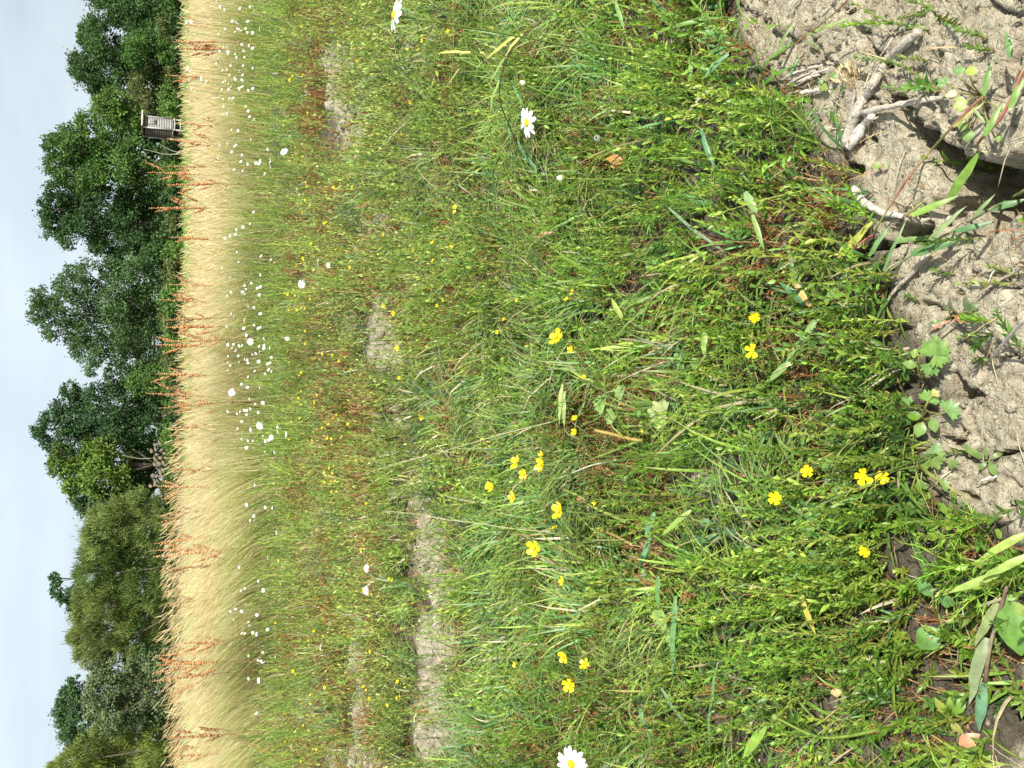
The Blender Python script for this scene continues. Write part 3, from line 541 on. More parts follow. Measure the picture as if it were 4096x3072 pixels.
tree('oak_tree', 'dark shaded tree in the dip between the yellow green tree and the willow mass', 'tree', 67, [(330,1985,44),(350,2030,40),(420,1990,56),(500,1960,62),(470,2040,40),(580,1900,60),(590,1960,50),(560,1810,50),(640,1860,50)], DK, group=G)
tree('willow_bush', 'feathery pale green willow bush nearest the log pile', 'bush', 60, [(420,2075,50),(410,2140,56),(490,2060,66),(500,2150,76),(580,2010,52),(590,2100,76),(660,2050,56),(670,2150,60)], WL, 'strand', .10, trunk=False, group=G)
tree('willow_bush', 'feathery green willow bush below the small round tree top', 'bush', 60, [(385,2215,50),(370,2285,50),(460,2230,74),(460,2330,74),(560,2240,78),(570,2350,76),(660,2250,60),(660,2350,60)], (.155, .225, .06), 'strand', .10, trunk=False, group=G)
tree('willow_bush', 'feathery olive willow bush between the small tree top and the silver leaved willow', 'bush', 60, [(345,2400,44),(340,2470,44),(335,2540,40),(360,2610,44),(430,2420,70),(430,2520,74),(440,2620,50),(530,2440,72),(540,2530,66),(640,2440,60),(640,2540,62)], (.175, .22, .06), 'strand', .10, trunk=False, group=G)
tree('ash_tree', 'small dark round tree top poking up over the willow bushes', 'tree', 70, [(228,2320,26),(235,2360,28),(262,2390,24),(300,2420,28),(310,2370,34),(390,2380,50)], (.06, .125, .045), size=.15, group=G)
tree('silver_willow', 'silver grey leaved willow bush in front of the dark round tree', 'bush', 59, [(400,2690,42),(390,2760,46),(450,2660,54),(460,2750,66),(400,2840,46),(470,2850,62),(540,2640,50),(550,2740,72),(560,2850,72),(630,2650,56),(640,2760,62),(640,2870,60)], SV, size=.13, trunk=False, group=G)
tree('oak_tree', 'dark green rounded tree standing behind the silver leaved willow', 'tree', 68, [(300,2745,34),(275,2800,40),(262,2860,42),(280,2920,44),(330,2790,50),(330,2880,56),(300,2975,36),(340,2950,40),(420,2860,60)], (.065, .12, .045), group=G)
tree('willow_bush', 'yellowish feathery willow bush at the left end of the tree line', 'bush', 59, [(235,3065,30),(290,3040,40),(350,3000,50),(350,3080,56),(430,2960,62),(430,3060,74),(520,2950,62),(530,3050,80),(620,2960,60),(630,3060,70),(400,3150,80),(560,3150,80)], (.20, .25, .06), 'strand', .10, trunk=False, group=G)
b = Bag()
for py in range(-140, 3240, 46):
    for k in range(2):
        c = atY([735-random.random()*38-k*6], [py+random.uniform(-15, 15)], np.array([59.+random.random()*4]))[0]; leafcloud(b, c, random.uniform(.6, 1.15), 1000, .15, np.array(random.choice([MG, DK, LG, OL, DK]))*random.uniform(.8, 1.15), 'leaf', 16)
tag(b.build('undergrowth', M_crown), 'low green undergrowth along the foot of the tree line', 'undergrowth', kind='stuff')
b = Bag()
for k in range(190):
    c = np.array([-38+k*.40+random.uniform(-.5,.5), 73+random.random()*4, random.uniform(.2, 5.2)]); leafcloud(b, c, 1.4, 420, .26, np.array(DK)*random.uniform(.8, 1.1), 'leaf', 14)
tag(b.build('wood_behind', M_crown), 'dark woodland seen in gaps behind the tree line', 'woodland', kind='stuff')
# ------------------------------------------------------------------ box helper, hut, logs, dead branches
def box(bag, c, s, col, yaw=0.0, org=(0, 0, 0)):
    c = np.array(c); s = np.array(s)/2
    q = np.array([[x, y, z] for z in (-1, 1) for x, y in ((-1, -1), (1, -1), (1, 1), (-1, 1))])*s+c
    ca, sa = math.cos(yaw), math.sin(yaw); q = np.stack([q[:, 0]*ca-q[:, 1]*sa, q[:, 0]*sa+q[:, 1]*ca, q[:, 2]], 1)+np.array(org)
    bag.add(q, [[0, 3, 2, 1], [4, 5, 6, 7], [0, 1, 5, 4], [1, 2, 6, 5], [2, 3, 7, 6], [3, 0, 4, 7]], col)
HY = 57.0; cor = atY([720], [523], np.array([HY]))[0]; zb = atY([688], [523], np.array([HY]))[0][2]; zt = atY([573], [523], np.array([HY]))[0][2]
yaw = R(33); Wf, Df = .98, .72; hb = zt-zb
org = np.array([cor[0], HY, 0.0])      # front left corner; front runs to +x, turned to the sun
hut = thing('hunting_hut', 'small grey wooden hunting hut on stilts in front of the trees', 'hut', org)
def hbx(name, mat, boxes, parent=hut):
    bb = Bag()
    for c, s, col in boxes: box(bb, c, s, col, yaw)
    return bb.build(name, mat, parent)
GW = (.33, .31, .30)
fr = [((Wf/2, .02, zb+.068+k*.142), (Wf, .04, .1405), np.array(GW)*random.uniform(.95, 1.05)) for k in range(int(hb/.142))]
hbx('front_wall', M_board, fr); hbx('wall_backing', M_board, [((Wf/2, .055, zb+hb/2), (Wf-.01, .02, hb-.02), (.2, .18, .17))])
hbx('side_wall', M_board, [((.02, .06+Df/2, zb+.068+k*.142), (.04, Df, .1405), (.10, .075, .06)) for k in range(int(hb/.142))])  # left side faces away from the sun; its shade is painted into the boards
hbx('side_wall', M_board, [((Wf-.02, .06+Df/2, zb+hb/2), (.036, Df, hb), GW)]); hbx('back_wall', M_board, [((Wf/2, .08+Df, zb+hb/2), (Wf, .04, hb), GW)])
hbx('floor', M_board, [((Wf/2, .06+Df/2, zb-.04), (Wf+.04, Df+.1, .07), (.3, .27, .24))])
rf = hbx('roof', M_board, [((Wf/2+.08, Df/2-.02, zt+.055), (Wf+.4, Df+.4, .05), (.12, .09, .08))]); hbx('roof_edge', M_board, [((Wf/2+.08, -.245, zt+.055), (Wf+.44, .05, .11), (.5, .47, .44))], rf)
hbx('rust_panel', M_board, [((Wf/2, -.004, zt-.13), (Wf-.04, .012, .22), (.24, .15, .12))])
wn = hbx('window', M_board, [((.56, -.012, zb+hb*.66), (.42, .02, .4), (.30, .30, .31))]); hbx('frame', M_board, [((.56, -.03, zb+hb*.66+.22), (.5, .03, .05), (.55, .52, .48)), ((.35, -.03, zb+hb*.66), (.05, .03, .4), (.15, .14, .14)), ((.56, -.03, zb+hb*.66+.03), (.05, .03, .34), (.15, .14, .14))], wn)
hbx('corner_post', M_board, [((-.02, -.02, zb+hb/2), (.07, .07, hb+.02), (.52, .5, .46))]); hbx('corner_post', M_board, [((Wf+.02, -.02, zb+hb/2), (.06, .06, hb+.02), (.42, .4, .37))])
for lx, ly in ((.02, .0), (Wf-.02, .0), (.02, Df), (Wf-.02, Df)):
    bb = Bag(); ca, sa = math.cos(yaw), math.sin(yaw); p0 = np.array([lx*ca-ly*sa, lx*sa+ly*ca, -.1]); p1 = p0.copy(); p1[2] = zb-.075; tube(bb, [p0, p1], .05, (.40, .36, .30), 8); bb.build('leg', M_board, hut)
hbx('cross_beam', M_board, [((Wf/2, -.05, zb-.16), (Wf+.1, .05, .07), (.45, .42, .38))]); hbx('cross_beam', M_board, [((Wf/2, -.05, zb-.5), (Wf+.1, .05, .07), (.4, .37, .33))])
hbx('painted_shade_panel', M_board, [((Wf/2, Df*.7, zb-.35), (Wf, .04, .5), (.05, .045, .04))])  # near-black panel paints the shade below the floor
# cut logs
LOGS = T(0,2,(1310,585,34),(1340,530,28),(1380,515,30),(1345,570,30),(1395,570,30),(1420,600,34),(1350,610,30),(1385,640,38),(1340,655,30),(1375,690,40),(1410,680,34),(1320,790,40),(1350,800,34),(1385,770,36),(1405,745,34),(1400,800,34),(1300,885,34),(1340,850,30),(1430,640,30),(1430,700,30),(1335,700,30))
for i, (px, py, d) in enumerate(LOGS):
    p = atY([px], [py], np.array([56.5]))[0]; r = d/2*56.5/FPX*.72
    if i in (5,18): pass
    o = thing('cut_log', 'short cut log with a pale sawn end in the pile under the trees', 'log', p, 'cut logs piled under the trees')
    bb = Bag(); e = p+np.array([random.uniform(-.15, .15), 1.1, .05]); tube(bb, [p, e], r, (.2, .15, .11), 9); bb.build('bark', M_bark, o, p)
    bb = Bag(); blob(bb, p+np.array([0, -.012, 0]), r*.94, (0, -1, .02), (.26, .20, .14), 9, 3, half=True, squash=.08); bb.build('sawn_end', M_wood, o, p)
def stick(name, label, cat, pts, r0, r1, col, mat=None, n=8, ns=6, org=None, jit=0, **k):
    P = spline(pts, n)
    if jit: P = P+rng.normal(0, jit, P.shape)
    bb = Bag(); tube(bb, P, np.linspace(r0, r1, n)*(1+.18*(rng.random(n)-.5)), col, ns)
    return tag(bb.build(name, mat or M_wood, None, P[0], smooth=True), label, cat, **k)
q = atY(*zip(*T(0,0,(1610,1325),(1440,1335),(1330,1310),(1240,1290))), np.full(4, 58.)); stick('dead_branch', 'pale bare leaning branch left of the wooden hut', 'branch', q, .045, .015, (.32, .30, .25))
q = atY(*zip(*T(0,0,(1600,1330),(1480,1300),(1380,1245))), np.full(3, 58.)); stick('dead_branch', 'thin forked grey branch between the hut and the pale leaning branch', 'branch', q, .04, .015, (.35, .33, .28))
q = atY(*zip(*T(0,2,(1330,640),(1210,645),(1130,630),(1060,615))), np.full(4, 58.5)); stick('dead_branch', 'pale bare branch rising from the log pile', 'branch', q, .035, .012, (.34, .30, .24))
# ------------------------------------------------------------------ docks in the straw
DOCK = T(0,0,(1440,650),(1495,360),(1455,1200),(1430,1440),(1280,1490),(1440,1600),(1540,200),(1560,420),(1560,1060))+T(0,1,(1290,140),(1475,390),(1465,800),(1390,930),(1400,1110),(1440,1170),(1360,1320),(1430,1290),(1350,1570))+T(0,2,(1270,80),(1380,210),(1450,380),(1290,880),(1480,740),(1360,1140),(1340,1380),(1335,1440),(1335,1495),(1420,1610))+T(0,3,(1430,240),(1360,690),(1370,770),(1325,840),(1320,910),(1430,1400),(1440,1565),(1600,580))
DL = 'rust brown dock seed spike rising out of the straw coloured grass'
for i, (px, py) in enumerate(DOCK):
    x0 = atY([px], [py], np.array([8.]))[0][0]; Y = float(Yf(x0))+random.uniform(-.1, 1.3)
    tp = atY([px], [py], np.array([Y]))[0]; bx_ = tp[0]+random.uniform(-.05, .12)-.06*(tp[0] < 0); base = np.array([bx_, Y+random.uniform(-.1, .1), 0.]); base[2] = gz(base[:1], base[1:2])[0]
    sb = Bag(); fb = Bag(); kz = random.uniform(.75, 1.25); colr = np.array([(.56, .27, .11), (.64, .37, .18), (.55, .31, .15), (.48, .27, .13), (.62, .30, .13)][i % 5])*random.uniform(.9, 1.15)
    stp = spline([base, base*.5+tp*.5+np.array([random.uniform(-.03, .03), 0, 0]), tp], 9); tube(sb, stp, np.linspace(.0045, .002, 9), (.34, .2, .09), 5)
    spk = []
    def spike(P0, n, r):
        sk = Bag()
        for k in range(n):
            f = k/(n-1); s_ = P0[0]+(P0[-1]-P0[0])*f; rr = r*(.5+.5*math.sin(math.pi*min(1, f*.8+.25)))*random.uniform(.7, 1.15)
            blob(sk, s_+rng.normal(0, .002, 3), rr, P0[-1]-P0[0], colr*random.uniform(.75, 1.2), 6, 4, squash=.9, jit=.7)
        spk.append(sk)
    hgt = tp[2]-base[2]; up_ = nrm((tp-stp[5])[None])[0]; spike([tp-up_*hgt*.42, tp], 24, .0155*kz)
    for k in range(random.choice([2, 3, 4, 5])):
        f = random.uniform(.45, .8); s_ = base+(tp-base)*f; a = random.uniform(.1, .26)*hgt; e = s_+np.array([random.choice([-1, 1])*a*random.uniform(.25, .5), random.uniform(-.03, .03), a]); tube(sb, spline([s_, s_*.5+e*.5+np.array([(e-s_)[0]*.2, 0, 0]), e], 4), .0018, (.34, .2, .09), 4); spike([s_*.6+e*.4, e], 12, .0115*kz)
    for k in range(3):
        f = random.uniform(.1, .5); s_ = base+(tp-base)*f; a = random.random()*6.28; blades(fb, s_[None], np.array([[math.cos(a)*.8, math.sin(a)*.8, .4]]), np.array([.12]), np.array([.022]), np.array([[.25, .13, .06]]), .8, 5, .3)
    lab = DL; grp = 'dock spikes in the straw coloured grass'
    sp_ = {4: 'tallest rusty dock seed spike of the clump left of the pale leaning branch', 9: 'tall lone dark red dock spike reaching from the flowers over the straw', 0: 'short rusty dock spike breaking the flat straw top right of the hut', 18: 'orange dock spike standing tallest between the airy tree and the blue green tree'}
    if i in sp_: lab = sp_[i]; grp = None
    o = thing('dock_plant', lab, 'dock plant', base, grp); sb.build('stem', M_dry, o, base); fb.build('withered_leaves', M_dry, o, base); [q_.build('seed_spike', M_dry, o, base) for q_ in spk]
# ------------------------------------------------------------------ flowers
SUNF = np.array([.25, -.45, 1.0])
def head_pos(px, py, dpx, Dm, zmin, zmax):
    d = ray([px], [py])[0]; t = Dm*FPX/dpx; P = Cp+d*t; g = gz(P[:1], P[1:2])[0]
    z = min(max(P[2]-g, zmin), zmax)
    if abs(z-(P[2]-g)) > 1e-6:
        P = at(px, py, z)[0]; t = (P[1]-0)/d[1]
    return P, dpx*t/FPX
DIAM = []
def daisy(px, py, dpx, label, group=None, nrmv=None, npet=14, droop=.0, full=False, Dm=.036, z=(.06, .62), P=None, parts=True, bow=None, stem=True):
    if P is None: P, D = head_pos(px, py, dpx, Dm, *z)
    else: D = Dm
    D = min(D, .05)*(.76 if (not full and parts) else 1)
    nv = nrm((np.array(nrmv if nrmv is not None else SUNF+rng.normal(0, .35, 3)))[None])[0]
    u, v = perp(nv[None]); u = u[0]; v = v[0]; foot = np.array([P[0]+(bow[0] if bow else random.uniform(-.03, .03)), P[1]+(bow[1] if bow else random.uniform(-.02, .04)), 0]); foot[2] = gz(foot[:1], foot[1:2])[0]-.003
    if not stem: foot = P-np.array([0, 0, .004])
    r = D/2; n = npet; K = 5 if full else 3; pets = []
    for k in range(n):
        a = 2*math.pi*k/n+random.uniform(-.1, .1); rd = math.cos(a)*u+math.sin(a)*v; sd = np.cross(nv, rd); dr = droop+random.uniform(-.16, .16); ln = r*(.78+random.uniform(-.06, .05)); s = np.linspace(0, 1, K)
        tw = random.uniform(-.3, .3); sd = sd*math.cos(tw)+nv*math.sin(tw)
        Q = P+rd*(r*.24)+rd[None]*(s*ln*math.cos(dr))[:, None]-nv[None]*((math.sin(dr)*s+.12*s**2)*ln)[:, None]
        wd = np.interp(s, [0, .3, .8, 1], [.5, .95, 1, .45])*r*.33*(14/n if n < 12 else 1); bb = Bag(); ribbons(bb, Q[None], wd[None], sd[None], np.array([.82, .82, .82])*random.uniform(.93, 1.03), .22); pets.append(bb)
    db = Bag(); blob(db, P-nv*r*.05, r*.30, nv, (.74, .47, .015), 10 if full else 6, 5 if full else 3, half=True, squash=.75)
    cb = Bag(); blob(cb, P-nv*r*.08, r*.27, -nv, (.13, .22, .04), 6, 3, half=True, squash=.5)
    sb = Bag(); sp_ = spline([foot, foot*.45+P*.55+np.array([random.uniform(-.01, .01), random.uniform(-.01, .01), 0]), P-nv*r*.2], 8 if full else 5); sw = .0013 if full else .0009+.00010*P[1]
    if stem: tube(sb, sp_, np.linspace(sw*1.2, sw, len(sp_)), (.16, .25, .05), 5 if full else 3)
    if stem and full: feather(sb, (foot+(P-foot)*.05)[None], nrm((P-foot)[None]), np.array([np.linalg.norm(P-foot)*.62]), 14, 10, .024, np.array([[.13, .26, .035]]), w=.0009, K=2, stemw=.0005, wob=.05)
    if not parts:
        sb.F = sb.F; al = Bag()
        for bb in pets+[db, cb, sb]:
            for V_, F_, C_ in zip(bb.V, bb.F, bb.C):
                pass
        # one small mesh, several materials
        mats = [M_petal, M_disc, M_fine]; idx = []
        for mi, grp_ in enumerate([pets, [db], [cb, sb]]):
            for bb in grp_:
                if not bb.V: continue
                V_ = np.concatenate(bb.V); F_ = np.concatenate(bb.F); C_ = np.concatenate(bb.C); al.add(V_, F_, C_); idx += [mi]*len(F_)
        o = al.build('daisy', M_petal, None, foot); o.data.materials.append(M_disc); o.data.materials.append(M_fine); o.data.polygons.foreach_set('material_index', np.array(idx, np.int32))
        return tag(o, label, 'daisy', group)
    o = thing('daisy', label, 'daisy', foot, group)
    if full:
        for bb in pets: bb.build('petal', M_petal, o, foot)
    else:
        al = Bag()
        for bb in pets: al.add(bb.V[0], bb.F[0], bb.C[0])
        al.build('petals', M_petal, o, foot)
    d_ = db.build('disc', M_disc, o, foot, smooth=True)
    if sb.V: s_ = Bag(); [s_.add(V_, F_, C_) for bb in (sb, cb) for V_, F_, C_ in [(np.concatenate(bb.V), np.concatenate(bb.F), np.concatenate(bb.C))]]; s_.build('stem', M_fine, o, foot)
    return o
daisy(1577, 60, 125, 'large white daisy hanging at the upper picture edge, petals spread unevenly', nrmv=(.10, -.05, 1), npet=11, droop=.1, full=True, Dm=.042, bow=(.01, .06))
daisy(2108, 491, 118, 'large open white daisy among the mayweed buds, missing petals below', nrmv=(-.25, -.12, 1), npet=12, droop=-.05, full=True, Dm=.040, bow=(.02, .05))
daisy(2285, 3056, 128, 'large white daisy with orange yellow disc turned to the viewer, cut by the lower edge', nrmv=(0, -.75, 1), npet=15, full=True, Dm=.040, bow=(.0, .05))
MID = [(1135,606,46,(.3,-.6,.6),'white daisy with ragged petals beside the side-on daisy left of the bare clods'),(1080,653,60,(0,.15,1),'white daisy seen side-on with a dark insect-like speck of shade below it'),(1272,1050,54,(0,.2,1),'flat white daisy seen edge-on just behind the domed one'),(1306,1060,46,(.1,-.3,1),'white daisy with a domed yellow centre and petals folded down'),(1205,1138,46,(-.3,-.7,.7),'white daisy facing the viewer near the pair of side-on daisies'),
       (1457,2274,56,(.1,-.2,1),'white daisy with petals folded back, farther one of the pair over the clay patch'),(1452,2364,70,(0,-.15,1),'larger white daisy of the pair over the clay patch with drooping petals'),(1482,2332,42,(.9,.2,.4),'thin side-on white daisy touching the larger one of the pair'),(1658,2873,62,(.2,.3,1),'lone white daisy with plain petal backs over the wide clay patch'),(1281,2589,40,(.2,.1,1),'small side-on white daisy on a dark slanting stem in brown weeds'),(1033,2723,32,None,'white daisy alone below the straw left of the sparse drift'),(1164,2987,34,(0,.1,1),'thin side-on daisy beside the reddish stalk near the lower edge'),
       (1149,1354,28,None,'white daisy closest to the viewer of the dense drift, before the airy tree'),(1074,1453,32,None,'white daisy below the three crowded ones of the central drift'),(1082,1039,20,None,'small lone white daisy above the yellow flowers in the middle'),(1104,2133,26,None,'small round white daisy alone over the rusty weeds'),(1084,1749,32,None,'white daisy at the near side of the left drift, next to the yellow centred one'),(1142,1740,38,(.1,-.1,1),'white daisy with bright yellow centre at the near edge of the left drift'),(1036,1703,42,(0,-.8,.7),'largest front-facing white daisy of the left drift'),(926,1571,40,(.1,-.9,.5),'white daisy set against the straw below the blue green tree'),(1000,1367,40,(0,-.9,.6),'round white daisy facing the viewer in the middle of the central drift'),(1054,1388,36,None,'white daisy crowded by two others in the central drift'),(1038,116,26,(0,.1,1),'white side-on daisy nearest the viewer below the right drift')]
for px, py, d, nv, lab in MID: daisy(px, py, d, lab, nrmv=nv, npet=13, droop=.75 if 'fold' in lab or 'droop' in lab else .05, z=(.15, .6))
# drift: flowers by the straw
DR = [(0,420,875,1000,88,'white daisies in the dense drift at the right end of the straw','small white daisy in the dense drift at the right end of the straw'),(420,1020,880,1060,30,'white daisies thinly set below the hut and the dark trees','small white daisy thinly scattered before the straw below the hut'),(1020,1330,895,1030,34,'white daisies in the central drift','small white daisy in the drift before the straw below the airy tree'),(1330,1570,920,1075,38,'white daisies crowded left of the central drift','small white daisy crowded together below the notch in the trees'),(1570,1830,935,1100,34,'white daisies in the left drift','small white daisy in the drift below the log pile'),
      (2370,2640,930,1060,22,'white daisies in the sparse left drift','small white daisy in the sparse drift below the silver leaved willow'),(2640,2960,960,1090,11,'white daisies at the far left before the straw','small white daisy at the left end of the strip before the straw'),(1850,2370,960,1120,7,'single daisies below the feathery willows','tiny white daisy standing alone below the feathery willow bushes')]
cnt = 0
for y0, y1, x0, x1, n, grp, lab in DR:
    n = int(n*.97)
    cl = [(random.uniform(x0+15, x1-15), random.uniform(y0, y1)) for _ in range(max(3, n//2))]
    for k in range(n):
        c = random.choice(cl); px = min(max(random.gauss(c[0], 38), x0-10), x1+10); py = c[1]+random.gauss(0, 60)
        Y = min(7.6, max(4.8, 6.6-(px-930)/80+random.uniform(-.4, .6))); P = atY([px], [py], np.array([Y]))[0]
        daisy(0, 0, 0, lab, grp, P=P, Dm=random.uniform(.017, .027), npet=random.choice([8, 9, 11]), parts=False, droop=random.uniform(-.1, .3), nrmv=SUNF+np.array([0, -.35, 0])+rng.normal(0, .5, 3))
for px, py in T(0,0,(1565,120),(1610,190),(1650,190),(1690,290),(1625,270),(1620,590),(1635,690),(1640,610),(1735,680),(1655,775),(1690,785),(1780,705)):
    P = atY([px], [py], np.array([7.2]))[0]; daisy(0, 0, 0, 'tall white daisy standing against the straw right of the hut', 'tall daisies against the straw', P=P, Dm=.034, npet=10, parts=False, nrmv=SUNF+rng.normal(0, .3, 3))
# buds of mayweed with their plants
def mayweed(path, label, bud=None, nl=16, ll=.022, h0=.01, h1=.2, sr=.0016, name='mayweed_plant', col=(.15, .28, .04)):
    (ax, ay), (bx2, by2) = path[0], path[-1]      # path: foot .. tip in photo pixels
    hs = np.linspace(h0, h1, len(path)); P = np.concatenate([at(a, b_, h) for (a, b_), h in zip(path, hs)]); P = spline(P, 10); base = P[0].copy()
    o = thing(name, label, 'mayweed', base); sb = Bag(); tube(sb, P, np.linspace(sr*1.25, sr*.7, 10), (.22, .31, .05), 6); sb.build('stem', M_fine, o, base, smooth=True)
    fb = Bag()
    for k in range(9):
        d = P[k+1]-P[k]; feather(fb, P[k][None], nrm(d[None]), np.array([np.linalg.norm(d)]), max(2, nl//7), 11, ll, np.array([col])*random.uniform(.85, 1.15), w=.0009, stemw=.0006, wob=0)
    fb.build('foliage', M_fine, o, base)
    if bud:
        bb = Bag(); t_ = P[-1]; ax_ = nrm((P[-1]-P[-2])[None])[0]; kind, r = bud
        blob(bb, t_, r, ax_, (.26, .32, .08), 8, 5, squash=.9)
        if kind == 'white':
            for k in range(11):
                a = k*.57; u, v = perp(ax_[None]); rd = math.cos(a)*u[0]+math.sin(a)*v[0]; Q = np.array([t_+rd*r*.8, t_+rd*r*.9+ax_*r, t_+rd*r*.35+ax_*r*1.9]); ribbons(bb, Q[None], np.array([[r*.6, r*.65, r*.3]]), np.cross(ax_, rd)[None], np.array([.8, .8, .72]), .2)
        bb.build('bud', M_petal, o, base, smooth=True)
    return o
mayweed(T(2,0,(960,925),(620,880),(380,850),(110,725)), 'mayweed with a closed white bud above the large open daisy', ('white', .0055), h1=.2)
mayweed(T(2,0,(1420,1490),(1050,1430),(880,1290),(745,1200)), 'mayweed with a half open cream bud above the orange curled leaf', ('white', .006), h1=.16)
mayweed(T(2,0,(1400,1580),(1000,1550),(700,1550),(440,1540)), 'mayweed with a round white bud, lowest of the three budding plants', ('white', .006), h1=.17)
mayweed(T(2,0,(1640,510),(1180,440),(760,380),(490,300)), 'mayweed with a yellow green bud lying towards the dark hollow', ('green', .006), h1=.2)
mayweed(T(3,0,(440,1240),(200,1150),(0,1010),(-200,1000)), 'feathery mayweed at the edge of the bare clay beside the grey roots', ('green', .004), h1=.07, nl=30, ll=.026)
mayweed(T(3,0,(430,1240),(300,1050),(100,870)), 'small feathery mayweed seedling on the clay beside the fibrous roots', None, h1=.05, nl=24)
mayweed(T(3,3,(580,800),(240,800),(0,830),(-270,790)), 'lush bright green mayweed shoot on its own thick stem in the sprigs', None, h1=.13, nl=34, ll=.030)
mayweed(T(3,3,(1080,1290),(760,1370),(430,1390),(60,1220)), 'mayweed with a yellow bud branching near the lower edge', ('green', .005), h1=.12, nl=22, ll=.026, sr=.0022)
mayweed(T(2,2,(1750,620),(1560,620),(1330,690)), 'flat spreading tuft of thread leaved mayweed below the cut yellow stalk', None, h1=.05, nl=34, ll=.03)
mayweed(T(2,2,(2100,490),(1900,480),(1700,560)), 'dense dark green mayweed tuft beside the pale lobed leaf', None, h1=.05, nl=30, ll=.028)
mayweed(T(1,1,(1330,770),(1000,785),(640,790),(370,650)), 'tall mayweed stem rising under the small front-facing daisy', None, h1=.3, nl=14, ll=.035)
mayweed(T(1,0,(1200,1480),(850,1445),(540,1440)), 'mayweed with a tiny white bud left of the bare clods', ('white', .006), h1=.25, nl=18, ll=.04)
# buttercups
BC_G = 'small buttercups scattered in the strip'
def buttercup(px, py, dpx, label=None, group=None, nv=None, full=False, npet=5, z=(.03, .3), up=None):
    P, D = head_pos(px, py, dpx, .021, z[0] if dpx > 21 else (.13 if dpx > 15 else .2), z[1]); D = min(max(D, .012), .026)*.92; nv = nrm((np.array(nv) if nv is not None else SUNF+rng.normal(0, .4, 3))[None])[0]; u, v = perp(nv[None]); u = u[0]; v = v[0]
    foot = np.array([P[0]+random.uniform(-.03, .03), P[1]+random.uniform(-.01, .04), 0]); foot[2] = gz(foot[:1], foot[1:2])[0]-.002; r = D/2
    cup = random.uniform(.35, .95); pets = []; a0 = random.random()*6
    for k in range(npet):
        a = a0+2*math.pi*k/5+random.uniform(-.08, .08); rd = math.cos(a)*u+math.sin(a)*v; sd = np.cross(nv, rd); K = 5 if full else 3; s = np.linspace(0, 1, K); cu = cup+random.uniform(-.12, .12)
        Q = P+rd*r*.1+rd[None]*(s*r*math.cos(cu*.8))[:, None]+nv[None]*(r*math.sin(cu)*(s**1.5)-r*.2)[:, None]
        bb = Bag(); ribbons(bb, Q[None], (np.interp(s, [0, .35, .75, 1], [.22, .72, 1.0, .6])*r*random.uniform(.72, .9))[None], sd[None], np.array([.86, .66, .012])*random.uniform(.93, 1.06), -.28); pets.append(bb)
    cb = Bag(); blob(cb, P-nv*r*.05, r*.22, nv, (.52, .56, .04), 7, 4, squash=1.1, jit=.3)
    if full:
        for k in range(16):
            a = k*2.4; rd = math.cos(a)*u+math.sin(a)*v; Q = np.array([P+rd*r*.15, P+rd*r*.34+nv*r*.22]); ribbons(cb, Q[None], np.array([[r*.05, r*.09]]), np.cross(nv, rd)[None], np.array([.8, .6, .02]))
    sb = Bag(); sw = .0008+.00018*P[1]; tube(sb, spline([foot, foot*.4+P*.6+np.array([random.uniform(-.008, .008), 0, .0]), P-nv*r*.2], 6), sw, (.17, .25, .06), 5 if full else 3)
    if full:
        for k in range(5):
            a = k*1.256+.5; rd = math.cos(a)*u+math.sin(a)*v; Q = np.array([P-nv*r*.2, P-nv*r*.3+rd*r*.25, P-nv*r*.65+rd*r*.42]); ribbons(sb, Q[None], np.array([[r*.2, r*.28, r*.04]]), np.cross(nv, rd)[None], np.array([.3, .36, .07]), .2)
    if dpx < 20:
        al = Bag(); idx = []
        for mi, g_ in enumerate([pets, [cb, sb]]):
            for bb in g_:
                V_ = np.concatenate(bb.V); F_ = np.concatenate(bb.F); al.add(V_, F_, np.concatenate(bb.C)); idx += [mi]*len(F_)
        o = al.build('buttercup', M_yel, None, foot); o.data.materials.append(M_fine); o.data.polygons.foreach_set('material_index', np.array(idx, np.int32)); return tag(o, label, 'buttercup', group)
    o = thing('buttercup', label, 'buttercup', foot, group)
    for bb in pets: bb.build('petal', M_yel, o, foot, smooth=True)
    cb.build('flower_centre', M_yel, o, foot); sb.build('stem', M_fine, o, foot)
    return o
